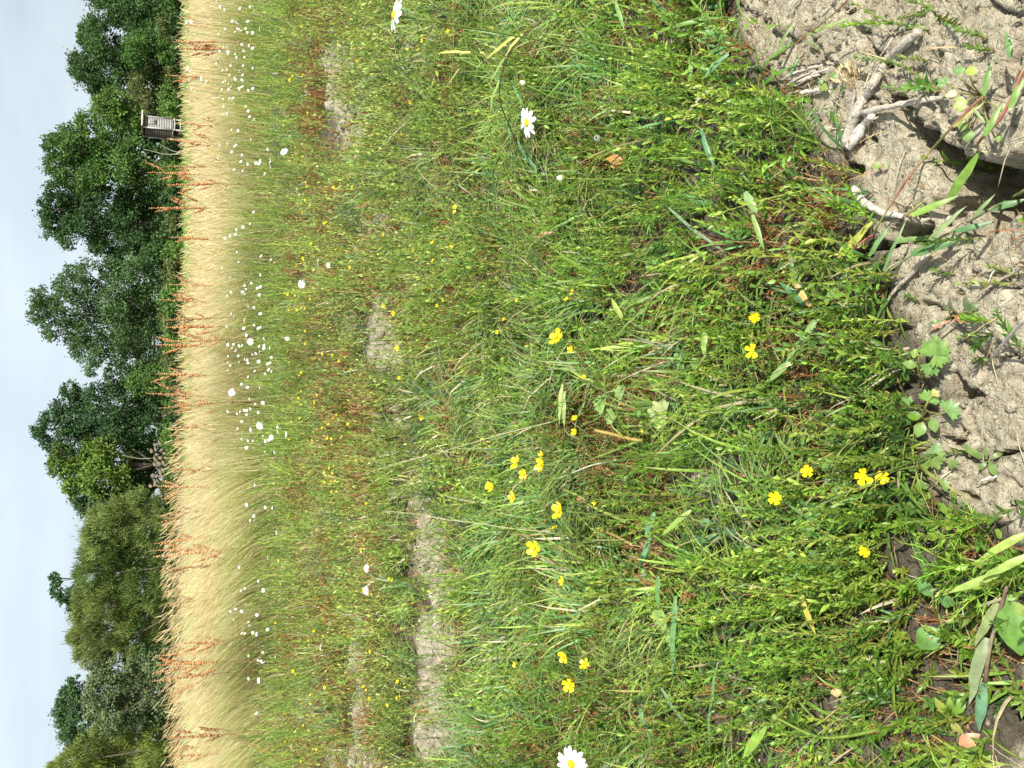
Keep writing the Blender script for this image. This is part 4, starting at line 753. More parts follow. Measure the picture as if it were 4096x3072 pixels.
NEAR = [(2223,1347,72,(.4,-.3,.8),5,'large yellow buttercup with five petals spread sideways in the middle of the grass'),(2283,1397,36,None,5,'smaller buttercup just below the large spread one in the middle'),(2289,1170,32,None,5,'upper buttercup of a pair beside tiny white seed heads'),(2266,1198,24,None,5,'lower buttercup of a pair beside tiny white seed heads'),
 (3018,1270,48,(0,-.9,.8),5,'cup shaped buttercup over dark hollow grass near the bare clay'),(3008,1404,62,(-.1,-.8,1),4,'fading buttercup losing a petal below the cup shaped one'),(2062,1851,62,(.3,-.1,.9),5,'side-on buttercup at the left of a cluster of four'),(2094,1897,48,(0,-.4,1),5,'open buttercup below the side-on one in the cluster of four'),(2161,1860,62,(.2,-.3,1),5,'wide open buttercup nearest the viewer in the cluster of four'),(2166,1818,34,None,5,'pale half open buttercup at the top of the cluster of four'),
 (2233,2043,78,(.2,-.1,1),5,'large side-on buttercup with bent back sepals between long stems'),(1961,1946,46,(.1,-.5,1),5,'buttercup with a green seed ball right under it'),(2049,1988,48,(0,-.2,1),5,'ragged buttercup between the cluster of four and the side-on large one'),(2298,1673,28,None,5,'round yellow bud-like buttercup next to the pale forked leaf'),(2298,1729,34,None,5,'orange yellow buttercup just below the round bud-like one'),(2378,2010,24,None,5,'tiny buttercup beside the browned cut stalk'),(2213,2112,34,(1,0,.3),5,'narrow side-on buttercup between two larger buttercups'),(2134,2193,76,(.1,-.5,.9),5,'biggest double lobed buttercup in the long swath of grass'),
 (2247,2325,40,(.2,0,1),5,'buttercup with ragged petals above the pale straw stalk'),(2252,2628,54,(-.2,-.4,1),5,'closed cup buttercup, first of three in the lower grass swath'),(2337,2656,48,(.5,-.3,.7),5,'side-on buttercup nearest the seed balls in the lower grass swath'),(2275,2741,58,(0,-.8,.8),5,'open buttercup with spread petals, lowest of three in the grass swath'),(2060,2660,28,None,5,'small buttercup behind the three in the lower grass swath'),
 (3229,1886,52,(.2,-.7,1),5,'rounded buttercup over broad leaves, farthest of three in a row'),(3456,1906,78,(0,-1,1),4,'fully open buttercup with a shiny petal, middle of three in a row'),(3530,1909,56,(0,-.6,1),5,'cup shaped buttercup nearest the clay, last of three in a row'),(3100,1992,58,(0,-.8,1),5,'open buttercup with a thin curved petal near the grey clod'),(3460,2207,50,(0,-.7,1),5,'buttercup standing alone low over dark rusty weeds'),(2572,1730,28,None,4,'spent buttercup with few thin petals beside the cut ochre stalk')]
for px, py, d, nv, npt, lab in NEAR: buttercup(px, py, d, lab, None, nv, True, npt, z=(.095, .34))
MB = {'buttercups behind the bare clods at the right': ('small yellow buttercup in the grass near the right hand bare clods', [(1337,96,15),(1328,119,13),(1429,145,20),(1408,189,18),(1431,243,18),(1628,198,17),(1689,143,18),(1687,162,18),(1674,180,18),(1672,199,14),(1792,125,20),(1751,253,24),(1644,410,22),(1606,531,21),(1689,752,22),(1408,750,21),(2103,387,24)]),
 'buttercups in the upper middle beyond the grass swath': ('small yellow buttercup between the grass swath and the pair of side-on daisies', [(1819,828,21),(1819,848,20),(1753,942,22),(1729,971,20),(1807,982,20),(1652,1004,20),(1730,1042,20),(1533,938,18),(1400,1070,16),(1534,1227,18),(1576,1254,26),(1589,1392,26),(1598,1511,18),(1761,1238,22),(1780,1257,22),(1748,1222,16),(1773,1199,14),(1996,1276,23),(2016,1279,20),(1990,1328,20),(2069,1200,16),(2336,1510,18)]),
 'tiny buttercups far right before the daisies': ('tiny yellow buttercup far off in the greenery below the right daisy drift', [(1230,451,10),(1181,58,11),(1207,106,11),(1158,240,12),(1170,303,12),(1158,318,12),(1213,298,11),(1141,296,12),(1210,628,11),(1225,728,14),(1190,755,13),(1228,745,12),(1335,750,14),(1134,500,10)]),
 'tiny buttercups in the long central drift': ('tiny yellow buttercup in the speckled drift behind the front-facing daisy', [(1242,976,15),(1211,850,15),(1290,1416,15),(1309,1452,16),(1356,1444,15),(1404,1475,12),(1222,1323,14),(1221,1374,12),(1163,1261,14),(1215,1039,15),(1212,1030,13),(1221,1232,15),(1208,1230,14),(1151,1178,15),(1181,1182,14),(1297,892,14),(1305,890,13),(1242,820,12),(1198,780,12),(1190,812,12),(1176,1160,12),(1240,1195,12),(1257,1170,12),(1140,1172,12),(1186,1065,11),(1187,1240,12),(1155,1238,11),(1150,1408,12),(1160,1425,12),(1330,1420,16),(1260,1432,11),(1380,1428,12),(1204,1490,12),(1195,1500,12),(1178,1200,11),(1220,800,12),(1192,795,11),(1200,1335,10)]),
 'tiny buttercups below the left daisy drift': ('tiny yellow buttercup in the drift beneath the daisies and log pile', [(1258,1609,18),(1195,1592,12),(1206,1566,12),(1313,1699,15),(1289,1712,16),(1335,1672,14),(1346,1660,12),(1391,1697,14),(1249,1760,12),(1325,1754,14),(1308,1753,12),(1255,1726,11),(1157,1757,12),(1198,1676,14),(1205,1618,11),(1268,1581,12),(1152,1551,11)]),
 'tiny buttercups in two tight clumps left of the seed head tip': ('tiny yellow buttercup in the tight clumps beside the drooping grass seed head', [(1330,1890,18),(1316,1873,12),(1297,1929,13),(1324,1926,12),(1340,1925,13),(1327,1967,12),(1345,1965,11),(1335,1862,12),(1297,1890,11),(1466,2016,14)]),
 'buttercups around the large clay patches at the left': ('small yellow buttercup around the wide clay patches at the left', [(1443,2198,16),(1446,2206,14),(1568,2319,18),(1556,2316,15),(1487,2376,15),(1467,2400,12),(1480,2606,18),(1551,2656,19),(1560,2699,18),(1590,2726,16),(1382,2687,16),(1453,2748,16),(1466,2757,18),(1479,2795,18),(1587,2792,17),(1600,2785,15),(1550,2821,19),(1394,2547,15),(1397,2540,14),(1599,1554,22),(1685,1670,24),(1744,1904,24),(1768,1986,23)]),
 'tiny buttercups far left before the straw': ('tiny yellow buttercup far off at the left end of the strip', [(1114,2243,13),(1255,2524,14),(1235,2563,12),(1298,2749,15),(1209,2806,16),(1242,2815,12),(1172,2684,14),(1214,2901,12),(1182,2927,15),(1288,2984,12),(1266,2999,14),(1205,3046,12),(1235,2922,10),(1102,2491,12),(1292,2542,11),(1122,2336,10),(1094,2716,10),(1140,2968,10),(1230,2860,11),(1255,2860,11),(1242,2780,12),(1155,2062,10),(1132,3060,10)])}
for g_, (lab, pts) in MB.items():
    for px, py, d in pts: buttercup(px, py, d, lab, g_)
# green seed balls of buttercups
for px, py, d, lab in [(1985,1930,26,'round green seed ball right under a buttercup'),(2223,1613,24,'green seed ball on the far side of the pale forked leaf'),(2610,1850,24,'bright green seed ball among blue green blades'),(2645,2035,22,'green seed ball beside the crossed grass blades'),(2520,2095,22,'green seed ball at the end of the row of cut stalks'),(2530,2893,34,'large green seed ball at the end of the long bent stem'),(2235,2530,20,'green seed ball hanging left of the closed cup buttercup'),(2345,2470,24,'pale green seed ball in the lower swath'),(2403,2690,30,'dry blackened seed head among thin green stems'),(2874,825,26,'round pale green bud near the dark soil hollow'),(3048,1895,22,'green seed ball with yellow remnants above the clay edge'),(2120,1915,26,'dark green seed ball beneath the cluster of four buttercups'),(2115,1995,24,'green seed ball between the ragged buttercup and the large side-on one'),(2440,1826,20,'green seed ball below the split green stalk')]:
    P, D = head_pos(px, py, d, .011, .03, .3); foot = P+np.array([random.uniform(-.02, .02), .03, 0]); foot[2] = gz(foot[:1], foot[1:2])[0]; o = thing('seed_ball', lab, 'seed head', foot)
    dk = 'black' in lab; bb = Bag(); blob(bb, P, D*.34, (0, 0, 1), (.12, .09, .04) if dk else (.20, .33, .05), 8, 6)
    for k in range(34):
        dd = nrm(rng.normal(0, 1, 3)[None])[0]; ribbons(bb, np.array([[P+dd*D*.3, P+dd*D*.5]]), np.array([[D*.16, D*.03]]), nrm(np.cross(dd, rng.normal(0, 1, 3))[None]), np.array([.12, .09, .04]) if dk else np.array([.24, .38, .06]))
    bb.build('seed_cluster', M_fine, o, foot); bb = Bag(); tube(bb, spline([foot, (foot+P)/2+np.array([.005, 0, 0]), P], 5), .0009, (.16, .23, .06), 4); bb.build('stem', M_fine, o, foot)
# ------------------------------------------------------------------ roots and sticks on the clay
def gpath(pts, h): 
    hs = np.broadcast_to(np.asarray(h, float), (len(pts),)); return np.concatenate([at(p[0], p[1], q) for p, q in zip(pts, hs)])
RC = (.47, .42, .345)
def root(label, pts, h, r, n=22, col=RC, name='dead_root', split=0):
    P = spline(gpath(pts, np.asarray(h)+.0075), n); P += rng.normal(0, .0006, P.shape); rr = np.interp(np.linspace(0, 1, n), np.linspace(0, 1, len(r)), r)*(1+.22*(rng.random(n)-.5)); bb = Bag()
    tube(bb, P, rr, np.array(col)[None]*(1+.25*(rng.random((n, 1))-.5)), 9)
    for k in range(split):                # ridges of split wood along it
        a = rng.random()*3.1; off = np.array([math.cos(a), -.4, math.sin(a)*.8+.3]); off /= np.linalg.norm(off); i0 = int(rng.integers(0, n//2)); i1 = min(n, i0+int(rng.integers(5, n//2+4)))
        tube(bb, P[i0:i1]+off*rr[i0:i1, None]*.92+rng.normal(0, .0004, (i1-i0, 3)), rr[i0:i1]*.2, np.array(col)*rng.uniform(.7, 1.15), 4)
    return tag(bb.build(name, M_wood, None, P[0], smooth=True), label, 'root')
root('thick split grey root lying across the cracked clay', T(3,0,(1300,270),(1180,380),(1010,540),(920,700),(850,830),(770,950),(720,1080),(670,1250)), .004, [.0050,.0058,.0060,.0062,.0060,.0062,.0072,.0052], 30, split=12)
root('stubby flaking root end beside the foot of the thick split root', T(3,0,(900,1000),(840,1070),(760,1180),(690,1280)), .006, [.0042,.0062,.0072,.0056], 16, (.52,.48,.42), split=5)
root('slim smooth root bending over the deep crack', T(3,0,(1530,845),(1380,865),(1200,895),(1000,930),(830,975)), [.004,.008,.008,.006,.004], [.0022,.0034,.0036,.0036,.0044], 20)
root('white curved root end half buried beside the couch grass', T(3,1,(740,-10),(800,60),(890,130),(1010,185),(1160,205)), .004, [.0068,.0058,.005,.004,.0028], 18, (.52,.48,.4), split=3)
root('thin grey root looping over the dark hole', T(3,1,(1330,250),(1460,200),(1560,130),(1570,240)), [.01,.012,.012,.004], [.0022,.002,.0026,.003], 14)
root('short pale broken stick beside the small green leaves', T(3,0,(280,800),(360,795),(460,775)), .004, [.0034,.003,.003], 10, (.55,.5,.42))
for k, (a, b_) in enumerate([((150,745),(410,610)),((180,700),(380,580)),((200,760),(450,640)),((230,660),(470,560)),((120,690),(330,600)),((250,720),(520,600))]):
    root('dry fibrous root strand in the bundle beside the dry tuft', T(3,0,a,((a[0]+b_[0])/2,(a[1]+b_[1])/2-14),b_), .003+.001*k, [.0016,.002,.0014], 10, (.5,.45,.37))['group'] = 'fibrous root strands in a bundle'
root('thin pale straight stick leaning out at the right picture edge', T(3,1,(1905,1465),(2050,1290),(2230,1080)), [.002,.03,.07], [.0016,.0018,.0018], 10, (.5,.44,.38), 'stick')
root('thin dry stem lying diagonally below the blue green grass stem', T(3,1,(1040,930),(1120,820),(1260,680),(1400,520)), .003, [.0014,.0022,.003,.0026], 14, (.4,.34,.27))
root('dark thin runner crossing the clay beside the red leaved plant', T(3,1,(1480,1230),(1640,1080),(1800,900),(2000,760),(2230,640)), .003, [.001,.0012,.0012,.0014,.0014], 16, (.38,.32,.24))
root('short white root fragment near the green rosette', T(3,2,(1800,870),(1880,820),(1970,795)), .004, [.0008,.0012,.0012], 8, (.7,.66,.58))
root('dark twig beside the slim root leading to the dry tuft', T(3,0,(640,1230),(700,1050),(740,880),(740,780)), .004, [.0012,.0018,.002,.0014], 12, (.33,.3,.27))
root('thin straw laid over the thick split root', T(3,0,(830,760),(900,600),(1000,440),(1090,320)), [.008,.010,.012,.006], [.0009]*4, 10, (.52,.45,.33), 'stick')
root('thin straw reaching from the root end to the deep crack', T(3,0,(930,1020),(1080,960),(1220,900)), .008, [.001]*3, 8, (.5,.44,.34), 'stick')
# dry tuft
c0 = at(*T(3,0,(755,750))[0], .004)[0]; b = Bag(); ends = [at(*T(3,0,p)[0], .018)[0] for p in ((580,560),(610,600),(640,530),(680,520),(700,560),(740,600),(600,640),(650,590),(720,530),(660,660),(575,600),(760,650))]
for e in ends:
    e = e+rng.normal(0, .003, 3); P = spline([c0, (c0+e)/2+rng.normal(0, .002, 3), e], 5); d = nrm((e-c0)[None]); ribbons(b, P[None], np.array([[.0016, .0018, .0014, .0012, .0005]]), nrm(np.cross(d, np.array([0, .7, .7]))), np.array([.62, .46, .22]))
    for k in range(4): q = P[3]+rng.normal(0, .003, 3); ribbons(b, np.array([[q, q+d[0]*.004, q+d[0]*.009]]), np.array([[.0006, .0022, .0004]]), nrm(np.cross(d, rng.normal(0, 1, 3))), np.array([.66, .5, .26]))
tag(b.build('dry_tuft', M_dry, None, c0), 'golden fan shaped dry grass tuft on the clay beside the thick root', 'dry tuft')
# ------------------------------------------------------------------ single sprigs on the bare clay
def sprig1(label, pts, h=.012, nl=26, ll=.0085, lw=.0028, col=(.13, .25, .04), name='weed_sprig', cat='weed'):
    P = spline(gpath(pts, np.linspace(.003, h, len(pts))), 8); base = P[0].copy(); o = thing(name, label, cat, base); sb = Bag(); tube(sb, P, np.linspace(.0013, .0007, 8), (.27, .2, .08), 5); sb.build('stem', M_leaf, o, base); fb = Bag()
    for k in range(7): d = P[k+1]-P[k]; sprigs(fb, P[k][None], nrm(d[None]), np.array([np.linalg.norm(d)]), max(3, nl//6), ll*(1 if k < 5 else .85), lw, np.array([col])*random.uniform(.9, 1.15), ang=.75, K=5, wob=0)
    fb.build('foliage', M_leaf, o, base); return o
sprig1('long green sprig lying over the upper end of the thick root', T(3,0,(1390,255),(1200,220),(1000,170),(720,20)), .03, 44)
sprig1('green sprig reaching over the middle of the thick root', T(3,0,(1500,800),(1330,680),(1180,580),(1000,520),(740,490)), .03, 50)
sprig1('short green sprig between thick root and slim root', T(3,0,(1480,790),(1300,760),(1150,770),(1010,745)), .02, 30)
sprig1('small sprig pointing left above the slim root', T(3,0,(1380,530),(1290,510),(1130,495)), .02, 20, col=(.2, .27, .05))
for k, (lab, pts) in enumerate([('leafy sprig at the upper edge with pink leaf bases', ((1450,100),(1350,40),(1220,10))),('short bushy sprig left of the pink based one at the upper edge', ((1450,120),(1300,120),(1150,150))),('bushy sprig hanging below the pink leaf bases', ((1460,130),(1560,180),(1640,220))),('sprig pointing at the yellow lobed leaf from the upper right', ((1900,330),(1780,290),(1640,260))),('sprig with reddish tip at the right of the yellow leaf', ((1960,430),(1850,420),(1710,400)))]): sprig1(lab, T(3,0,*pts), .02, 24)
for lab, pts in (('small sprig alone on the pale clay above the diagonal shadow', ((1620,710),(1530,695),(1420,670))),('yellow green sprig, longer of two lying parallel on the clay', ((2130,790),(1960,790),(1820,785),(1650,790))),('yellow green sprig, shorter of two at the right picture edge', ((2170,740),(2040,680),(1890,635))),('tiny green sprig below the blue green grass stem', ((1310,945),(1250,920),(1190,895))),('small yellowish sprig beside the deeply cut leaf', ((1850,1240),(1750,1235),(1640,1250))),('seedling at the foot of the pale leaning stick', ((1930,1465),(1860,1450),(1770,1450)))): sprig1(lab, T(3,1,*pts), .012, 20, col=(.2, .3, .05) if 'yellow' in lab else (.12, .24, .04))
sprig1('comb leaved dark sprig standing upright on the clay', T(3,2,(1720,1340),(1700,1200),(1690,1040)), .03, 34, .011, .003, (.09, .19, .04))
sprig1('winding sprig on the shaded clay at the lower right', T(3,3,(2100,1220),(2140,1000),(2090,820),(2010,700),(1960,560)), .03, 40, .0095, .0036)
GSP = [(3,3,((620,620),(380,590),(150,570),(0,600)),'long sprig bordering the dark soil hollow'),(3,3,((860,260),(640,240),(400,270)),'pale tipped sprig above the dark soil hollow'),(3,3,((1060,400),(900,400),(800,430)),'forked sprig with long leaves over the dark hollow'),(3,3,((1100,100),(820,90),(600,60)),'bushy sprig crossing the green blade'),(3,3,((1450,760),(1400,850),(1330,950)),'pale sprig hanging over the black crack'),(3,3,((1650,1620),(1420,1500),(1220,1450)),'sprig growing towards the terracotta leaf'),(2,3,((2212,350),(1900,370),(1650,400),(1430,400)),'long straight sprig in the sprig patch'),(2,3,((2100,170),(1900,190),(1720,200)),'light green sprig above the long straight one'),(2,1,((1980,730),(1750,715),(1560,690),(1400,720)),'long horizontal sprig over the brown rush'),(2,1,((1060,1330),(1200,1400),(1420,1350)),'sprig beside the crossing couch grass blades'),(2,2,((1700,1000),(1560,990),(1380,1020)),'sprig lying over the grey clod')]
for i_, j_, pts, lab in GSP: sprig1(lab, T(i_, j_, *pts), .045, 34, .0115, .0034, (.17, .28, .045))
# ------------------------------------------------------------------ broad leaves
def leafblade(bag, p0, p1, w, col, up=(0, -.3, 1), sag=.15, prof=(.12, .75, 1, .95, .6, .08), fold=.15, wav=None):
    if wav is None: wav = .010*float(np.linalg.norm(np.array(p1)-np.array(p0)))
    p0 = np.array(p0); p1 = np.array(p1); K = len(prof); s = np.linspace(0, 1, K); L_ = np.linalg.norm(p1-p0); d = (p1-p0)/L_; sd = nrm(np.cross(d, np.array(up))[None]); nn = np.cross(sd[0], d)
    P = p0+(p1-p0)*s[:, None]+nn*(np.sin(s*math.pi)*sag*L_)[:, None]+(rng.normal(0, wav, (K, 3)) if wav else 0); ribbons(bag, P[None], (np.array(prof)*w)[None], sd, np.array(col), fold)
def palmate(bag, c, r, ax, col, up=(0, -.35, 1), nlob=5, w=.38):
    ax = nrm(np.array(ax)[None])[0]; sd = nrm(np.cross(ax, np.array(up))[None])[0]
    for k in range(nlob):
        a = (k-(nlob-1)/2)*.62; d = ax*math.cos(a)+sd*math.sin(a); rr = r*(1-.10*abs(k-(nlob-1)/2)); e = c+d*rr+np.array([0, 0, random.uniform(-.06, .06)*r])
        leafblade(bag, c, e, r*w, np.array(col)*random.uniform(.92, 1.08), up, .06, (.15, .55, 1, .85, .3), .12)
        for s_ in (-1, 1): d2 = ax*math.cos(a+s_*.33)+sd*math.sin(a+s_*.33); leafblade(bag, c+d*rr*.4, c+d2*rr*.86, r*w*.5, np.array(col)*random.uniform(.9, 1.05), up, .04, (.4, 1, .9, .25), .1)
def leafplant(name, label, cat, base, leaves, stems=True, stemc=(.28, .27, .08)):
    """leaves: (kind, photo pixel of leaf base, of tip, height, width, colour)"""
    Bp = at(base[0], base[1], .002)[0]; o = thing(name, label, cat, Bp)
    for kd, a, e, h, w, col in leaves:
        pa = at(a[0], a[1], h)[0]; pe = atplane(e[0], e[1], pa); bb = Bag()
        if kd == 'oval': leafblade(bb, pa, pe, w, col, (0, -.45, 1))
        else: palmate(bb, pa, np.linalg.norm(pe-pa), pe-pa, col, (0, -.45, 1), 5 if kd == 'palm' else 3, w)
        bb.build('leaf', M_leaf, o, Bp, smooth=True)
        if stems: bb = Bag(); tube(bb, spline([Bp, (Bp+pa)/2+np.array([0, 0, .004]), pa], 5), .0009, stemc, 5); bb.build('leaf_stalk', M_leaf, o, Bp)
    return o
t_ = lambda i, j, a, b_: T(i, j, (a, b_))[0]
BG = (.16, .28, .055)
leafplant('rosette_weed', 'small flat rosette of pointed oval leaves alone on the pale clay', 'weed', t_(3,2,1895,660), [('oval', t_(3,2,1870,645), t_(3,2,1675,525), .008, .0085, (.14,.21,.055)),('oval', t_(3,2,1890,640), t_(3,2,1885,515), .01, .0062, (.14,.17,.06)),('oval', t_(3,2,1920,650), t_(3,2,2040,580), .008, .0062, (.15,.21,.06)),('oval', t_(3,2,1890,670), t_(3,2,1820,745), .006, .006, (.13,.2,.05)),('oval', t_(3,2,1910,670), t_(3,2,1975,800), .008, .0085, (.15,.23,.06))])
leafplant('red_weed', 'small weed with dark green and one brick red leaf on the clay', 'weed', t_(3,1,1600,1080), [('oval', t_(3,1,1610,1070), t_(3,1,1730,1130), .012, .007, (.42,.14,.08)),('oval', t_(3,1,1590,1100), t_(3,1,1400,1200), .006, .003, (.42,.17,.09)),('oval', t_(3,1,1620,1020), t_(3,1,1500,1000), .012, .004, (.09,.12,.05)),('oval', t_(3,1,1580,1010), t_(3,1,1570,905), .016, .004, (.1,.1,.06)),('oval', t_(3,1,1730,1030), t_(3,1,1710,900), .02, .008, (.09,.13,.05)),('oval', t_(3,1,1750,1040), t_(3,1,1810,940), .018, .008, (.1,.15,.05)),('oval', t_(3,1,1730,1080), t_(3,1,1840,1060), .016, .011, (.15,.22,.06)),('oval', t_(3,1,1500,1110), t_(3,1,1370,1145), .01, .004, (.12,.2,.05))])
leafplant('buttercup_leaves', 'deeply cut bright green leaf standing over the clay edge', 'leaf plant', t_(3,1,1360,1640), [('palm', t_(3,1,1440,1410), t_(3,1,1440,1230), .03, .34, BG),('palm', t_(3,1,1440,1410), t_(3,1,1580,1470), .03, .32, BG),('tri', t_(3,1,1420,1470), t_(3,1,1370,1600), .025, .34, (.12,.24,.05)),('oval', t_(3,1,1300,1400), t_(3,1,1230,1390), .03, .011, (.2,.3,.06)),('oval', t_(3,1,1290,1500), t_(3,1,1160,1480), .025, .010, (.2,.32,.07))])
leafplant('buttercup_leaves', 'spreading buttercup leaves with rounded leaflets at the clay edge', 'leaf plant', t_(3,2,1330,340), [('palm', t_(3,2,1200,220), t_(3,2,1060,140), .03, .3, (.15,.28,.08)),('palm', t_(3,2,1200,225), t_(3,2,1130,350), .03, .3, (.14,.27,.07)),('palm', t_(3,2,1380,150), t_(3,2,1430,40), .03, .34, (.16,.3,.06)),('palm', t_(3,2,1540,240), t_(3,2,1660,160), .025, .34, (.15,.28,.07)),('oval', t_(3,2,1340,330), t_(3,2,1290,460), .022, .0145, (.19,.3,.08)),('oval', t_(3,2,1420,290), t_(3,2,1450,420), .02, .012, (.17,.28,.07)),('oval', t_(3,2,1180,400), t_(3,2,1050,500), .02, .014, (.13,.25,.05)),('tri', t_(3,2,1420,100), t_(3,2,1480,60), .03, .4, (.42,.36,.1)),('oval', t_(3,2,1220,260), t_(3,2,1330,280), .03, .01, (.18,.3,.08))])
leafplant('buttercup_leaves', 'broad lobed leaves under the row of three buttercups', 'leaf plant', t_(3,2,1390,540), [('palm', t_(3,2,1400,560), t_(3,2,1500,640), .025, .4, (.18,.28,.1)),('tri', t_(3,2,1390,580), t_(3,2,1480,740), .025, .42, (.18,.27,.06)),('palm', t_(3,2,1320,900), t_(3,2,1330,830), .02, .36, (.13,.25,.05)),('palm', t_(3,2,1220,1000), t_(3,2,1370,1080), .02, .4, (.12,.22,.05)),('tri', t_(3,2,1560,660), t_(3,2,1640,720), .02, .36, (.13,.2,.05)),('palm', t_(3,2,1500,880), t_(3,2,1580,850), .015, .36, (.13,.24,.06)),('oval', t_(3,2,720,640), t_(3,2,620,560), .03, .013, (.15,.26,.06)),('oval', t_(3,2,620,700), t_(3,2,410,690), .03, .013, (.15,.27,.06)),('tri', t_(3,2,720,820), t_(3,2,580,870), .03, .5, (.13,.25,.05)),('palm', t_(3,2,640,900), t_(3,2,540,960), .03, .4, (.15,.27,.06))])
leafplant('buttercup_leaves', 'yellow and green lobed leaves beside the slim root', 'leaf plant', t_(3,0,1850,830), [('tri', t_(3,0,1540,730), t_(3,0,1470,690), .03, .5, (.16,.3,.07)),('tri', t_(3,0,1640,650), t_(3,0,1660,560), .035, .5, (.15,.27,.08)),('tri', t_(3,0,1740,650), t_(3,0,1780,570), .04, .62, (.3,.36,.06)),('tri', t_(3,0,1720,880), t_(3,0,1600,920), .03, .6, (.27,.36,.06)),('oval', t_(3,0,1640,800), t_(3,0,1530,830), .03, .008, (.62,.5,.24)),('oval', t_(3,0,1720,1100), t_(3,0,1640,1080), .02, .012, (.2,.3,.08)),('oval', t_(3,0,1740,1120), t_(3,0,1720,1230), .02, .013, (.2,.3,.09)),('oval', t_(3,0,2000,940), t_(3,0,2070,940), .03, .010, (.2,.3,.07)),('oval', t_(3,0,1960,1190), t_(3,0,2030,1190), .02, .010, (.2,.3,.08))])
leafplant('seedling', 'two leaved seedling with reddish stalks on the clay below the roots', 'seedling', t_(3,0,985,1480), [('oval', t_(3,0,975,1440), t_(3,0,900,1430), .012, .009, (.24,.33,.08)),('oval', t_(3,0,985,1440), t_(3,0,1035,1420), .012, .006, (.2,.26,.07))], stemc=(.42,.16,.08))
leafplant('seedling', 'tiny grey green seedling beside the long reddish stem', 'seedling', t_(3,0,425,400), [('oval', t_(3,0,400,400), t_(3,0,345,350), .012, .008, (.2,.25,.1)),('oval', t_(3,0,410,390), t_(3,0,440,430), .01, .006, (.2,.25,.12))], stemc=(.4,.16,.1))
leafplant('seedling', 'small dark lobed seedling beside the dry tuft', 'seedling', t_(3,0,520,740), [('tri', t_(3,0,540,680), t_(3,0,600,630), .015, .5, (.12,.22,.04)),('tri', t_(3,0,480,700), t_(3,0,430,710), .015, .5, (.14,.25,.05)),('tri', t_(3,0,500,720), t_(3,0,460,790), .012, .4, (.22,.3,.06))])
leafplant('clover', 'blue green three leaved clover with broad smooth leaflets', 'clover', t_(2,2,1960,1290), [('oval', t_(2,2,1680,1370), t_(2,2,1575,1320), .05, .016, (.10,.22,.095)),('oval', t_(2,2,1680,1350), t_(2,2,1810,1320), .05, .014, (.10,.22,.095)),('oval', t_(2,2,1670,1380), t_(2,2,1660,1460), .05, .015, (.09,.2,.08)),('oval', t_(2,2,1730,1200), t_(2,2,1610,1190), .05, .012, (.10,.22,.09)),('oval', t_(2,2,1800,1210), t_(2,2,1890,1140), .05, .014, (.08,.19,.07)),('oval', t_(2,2,1820,1240), t_(2,2,1970,1300), .05, .011, (.06,.15,.06)),('oval', t_(2,2,1740,1150), t_(2,2,1810,1300), .055, .006, (.09,.17,.09)),('oval', t_(2,2,1930,1080), t_(2,2,1990,1100), .045, .010, (.10,.22,.09))])
leafplant('clover', 'small pale green clover patch among the sprigs in the middle', 'clover', t_(2,1,1560,1540), [('tri', t_(2,1,1430,1420), t_(2,1,1400,1400), .05, .8, (.15,.3,.07)),('tri', t_(2,1,1470,1480), t_(2,1,1440,1540), .05, .8, (.16,.31,.08)),('tri', t_(2,1,1560,1520), t_(2,1,1600,1480), .05, .8, (.15,.29,.07)),('tri', t_(2,1,1700,1590), t_(2,1,1720,1630), .04, .8, (.15,.29,.07)),('tri', t_(2,1,1510,1570), t_(2,1,1540,1620), .05, .8, (.14,.28,.07))])
leafplant('pale_lobed_leaf', 'pale yellow green fan shaped leaf among dark grass', 'leaf', t_(2,2,1340,260), [('palm', t_(2,2,1330,270), t_(2,2,1170,230), .05, .42, (.36,.42,.17))])
leafplant('buttercup_leaves', 'light green cut leaves on a pale stalk right of the fan shaped leaf', 'leaf plant', t_(2,2,1150,250), [('palm', t_(2,2,800,180), t_(2,2,690,150), .07, .4, (.2,.33,.08)),('palm', t_(2,2,960,80), t_(2,2,880,50), .06, .4, (.22,.34,.1)),('tri', t_(2,2,900,280), t_(2,2,790,280), .06, .45, (.22,.35,.09)),('tri', t_(2,2,1110,270), t_(2,2,1070,240), .06, .6, (.17,.32,.08))])
leafplant('buttercup_leaves', 'pale celery like leaf pair hanging beside a broad grass blade', 'leaf plant', t_(2,3,1330,180), [('oval', t_(2,3,1340,380), t_(2,3,1300,520), .06, .008, (.26,.38,.13)),('oval', t_(2,3,1350,440), t_(2,3,1360,610), .06, .010, (.28,.4,.14)),('tri', t_(2,3,1300,300), t_(2,3,1250,420), .06, .5, (.22,.35,.08)),('tri', t_(2,3,1430,260), t_(2,3,1460,330), .05, .5, (.28,.38,.14))])
leafplant('broad_weed', 'broad oval leaved weed with a wide leaf at the lower right corner', 'weed', t_(3,3,2260,300), [('oval', t_(3,3,2080,220), t_(3,3,2190,690), .05, .031, (.13,.26,.045)),('oval', t_(3,3,2150,230), t_(3,3,2260,420), .05, .014, (.24,.33,.07)),('oval', t_(3,3,2060,300), t_(3,3,2110,160), .045, .02, (.2,.3,.08))])
leafplant('broad_weed', 'shaded oval leaf under the sprigs near the soil hollow', 'weed', t_(3,3,1500,420), [('oval', t_(3,3,1480,460), t_(3,3,1290,620), .03, .028, (.12,.25,.05)),('oval', t_(3,3,1420,180), t_(3,3,1300,10), .04, .016, (.12,.25,.06)),('oval', t_(3,3,1480,200), t_(3,3,1620,240), .03, .014, (.09,.2,.05))])
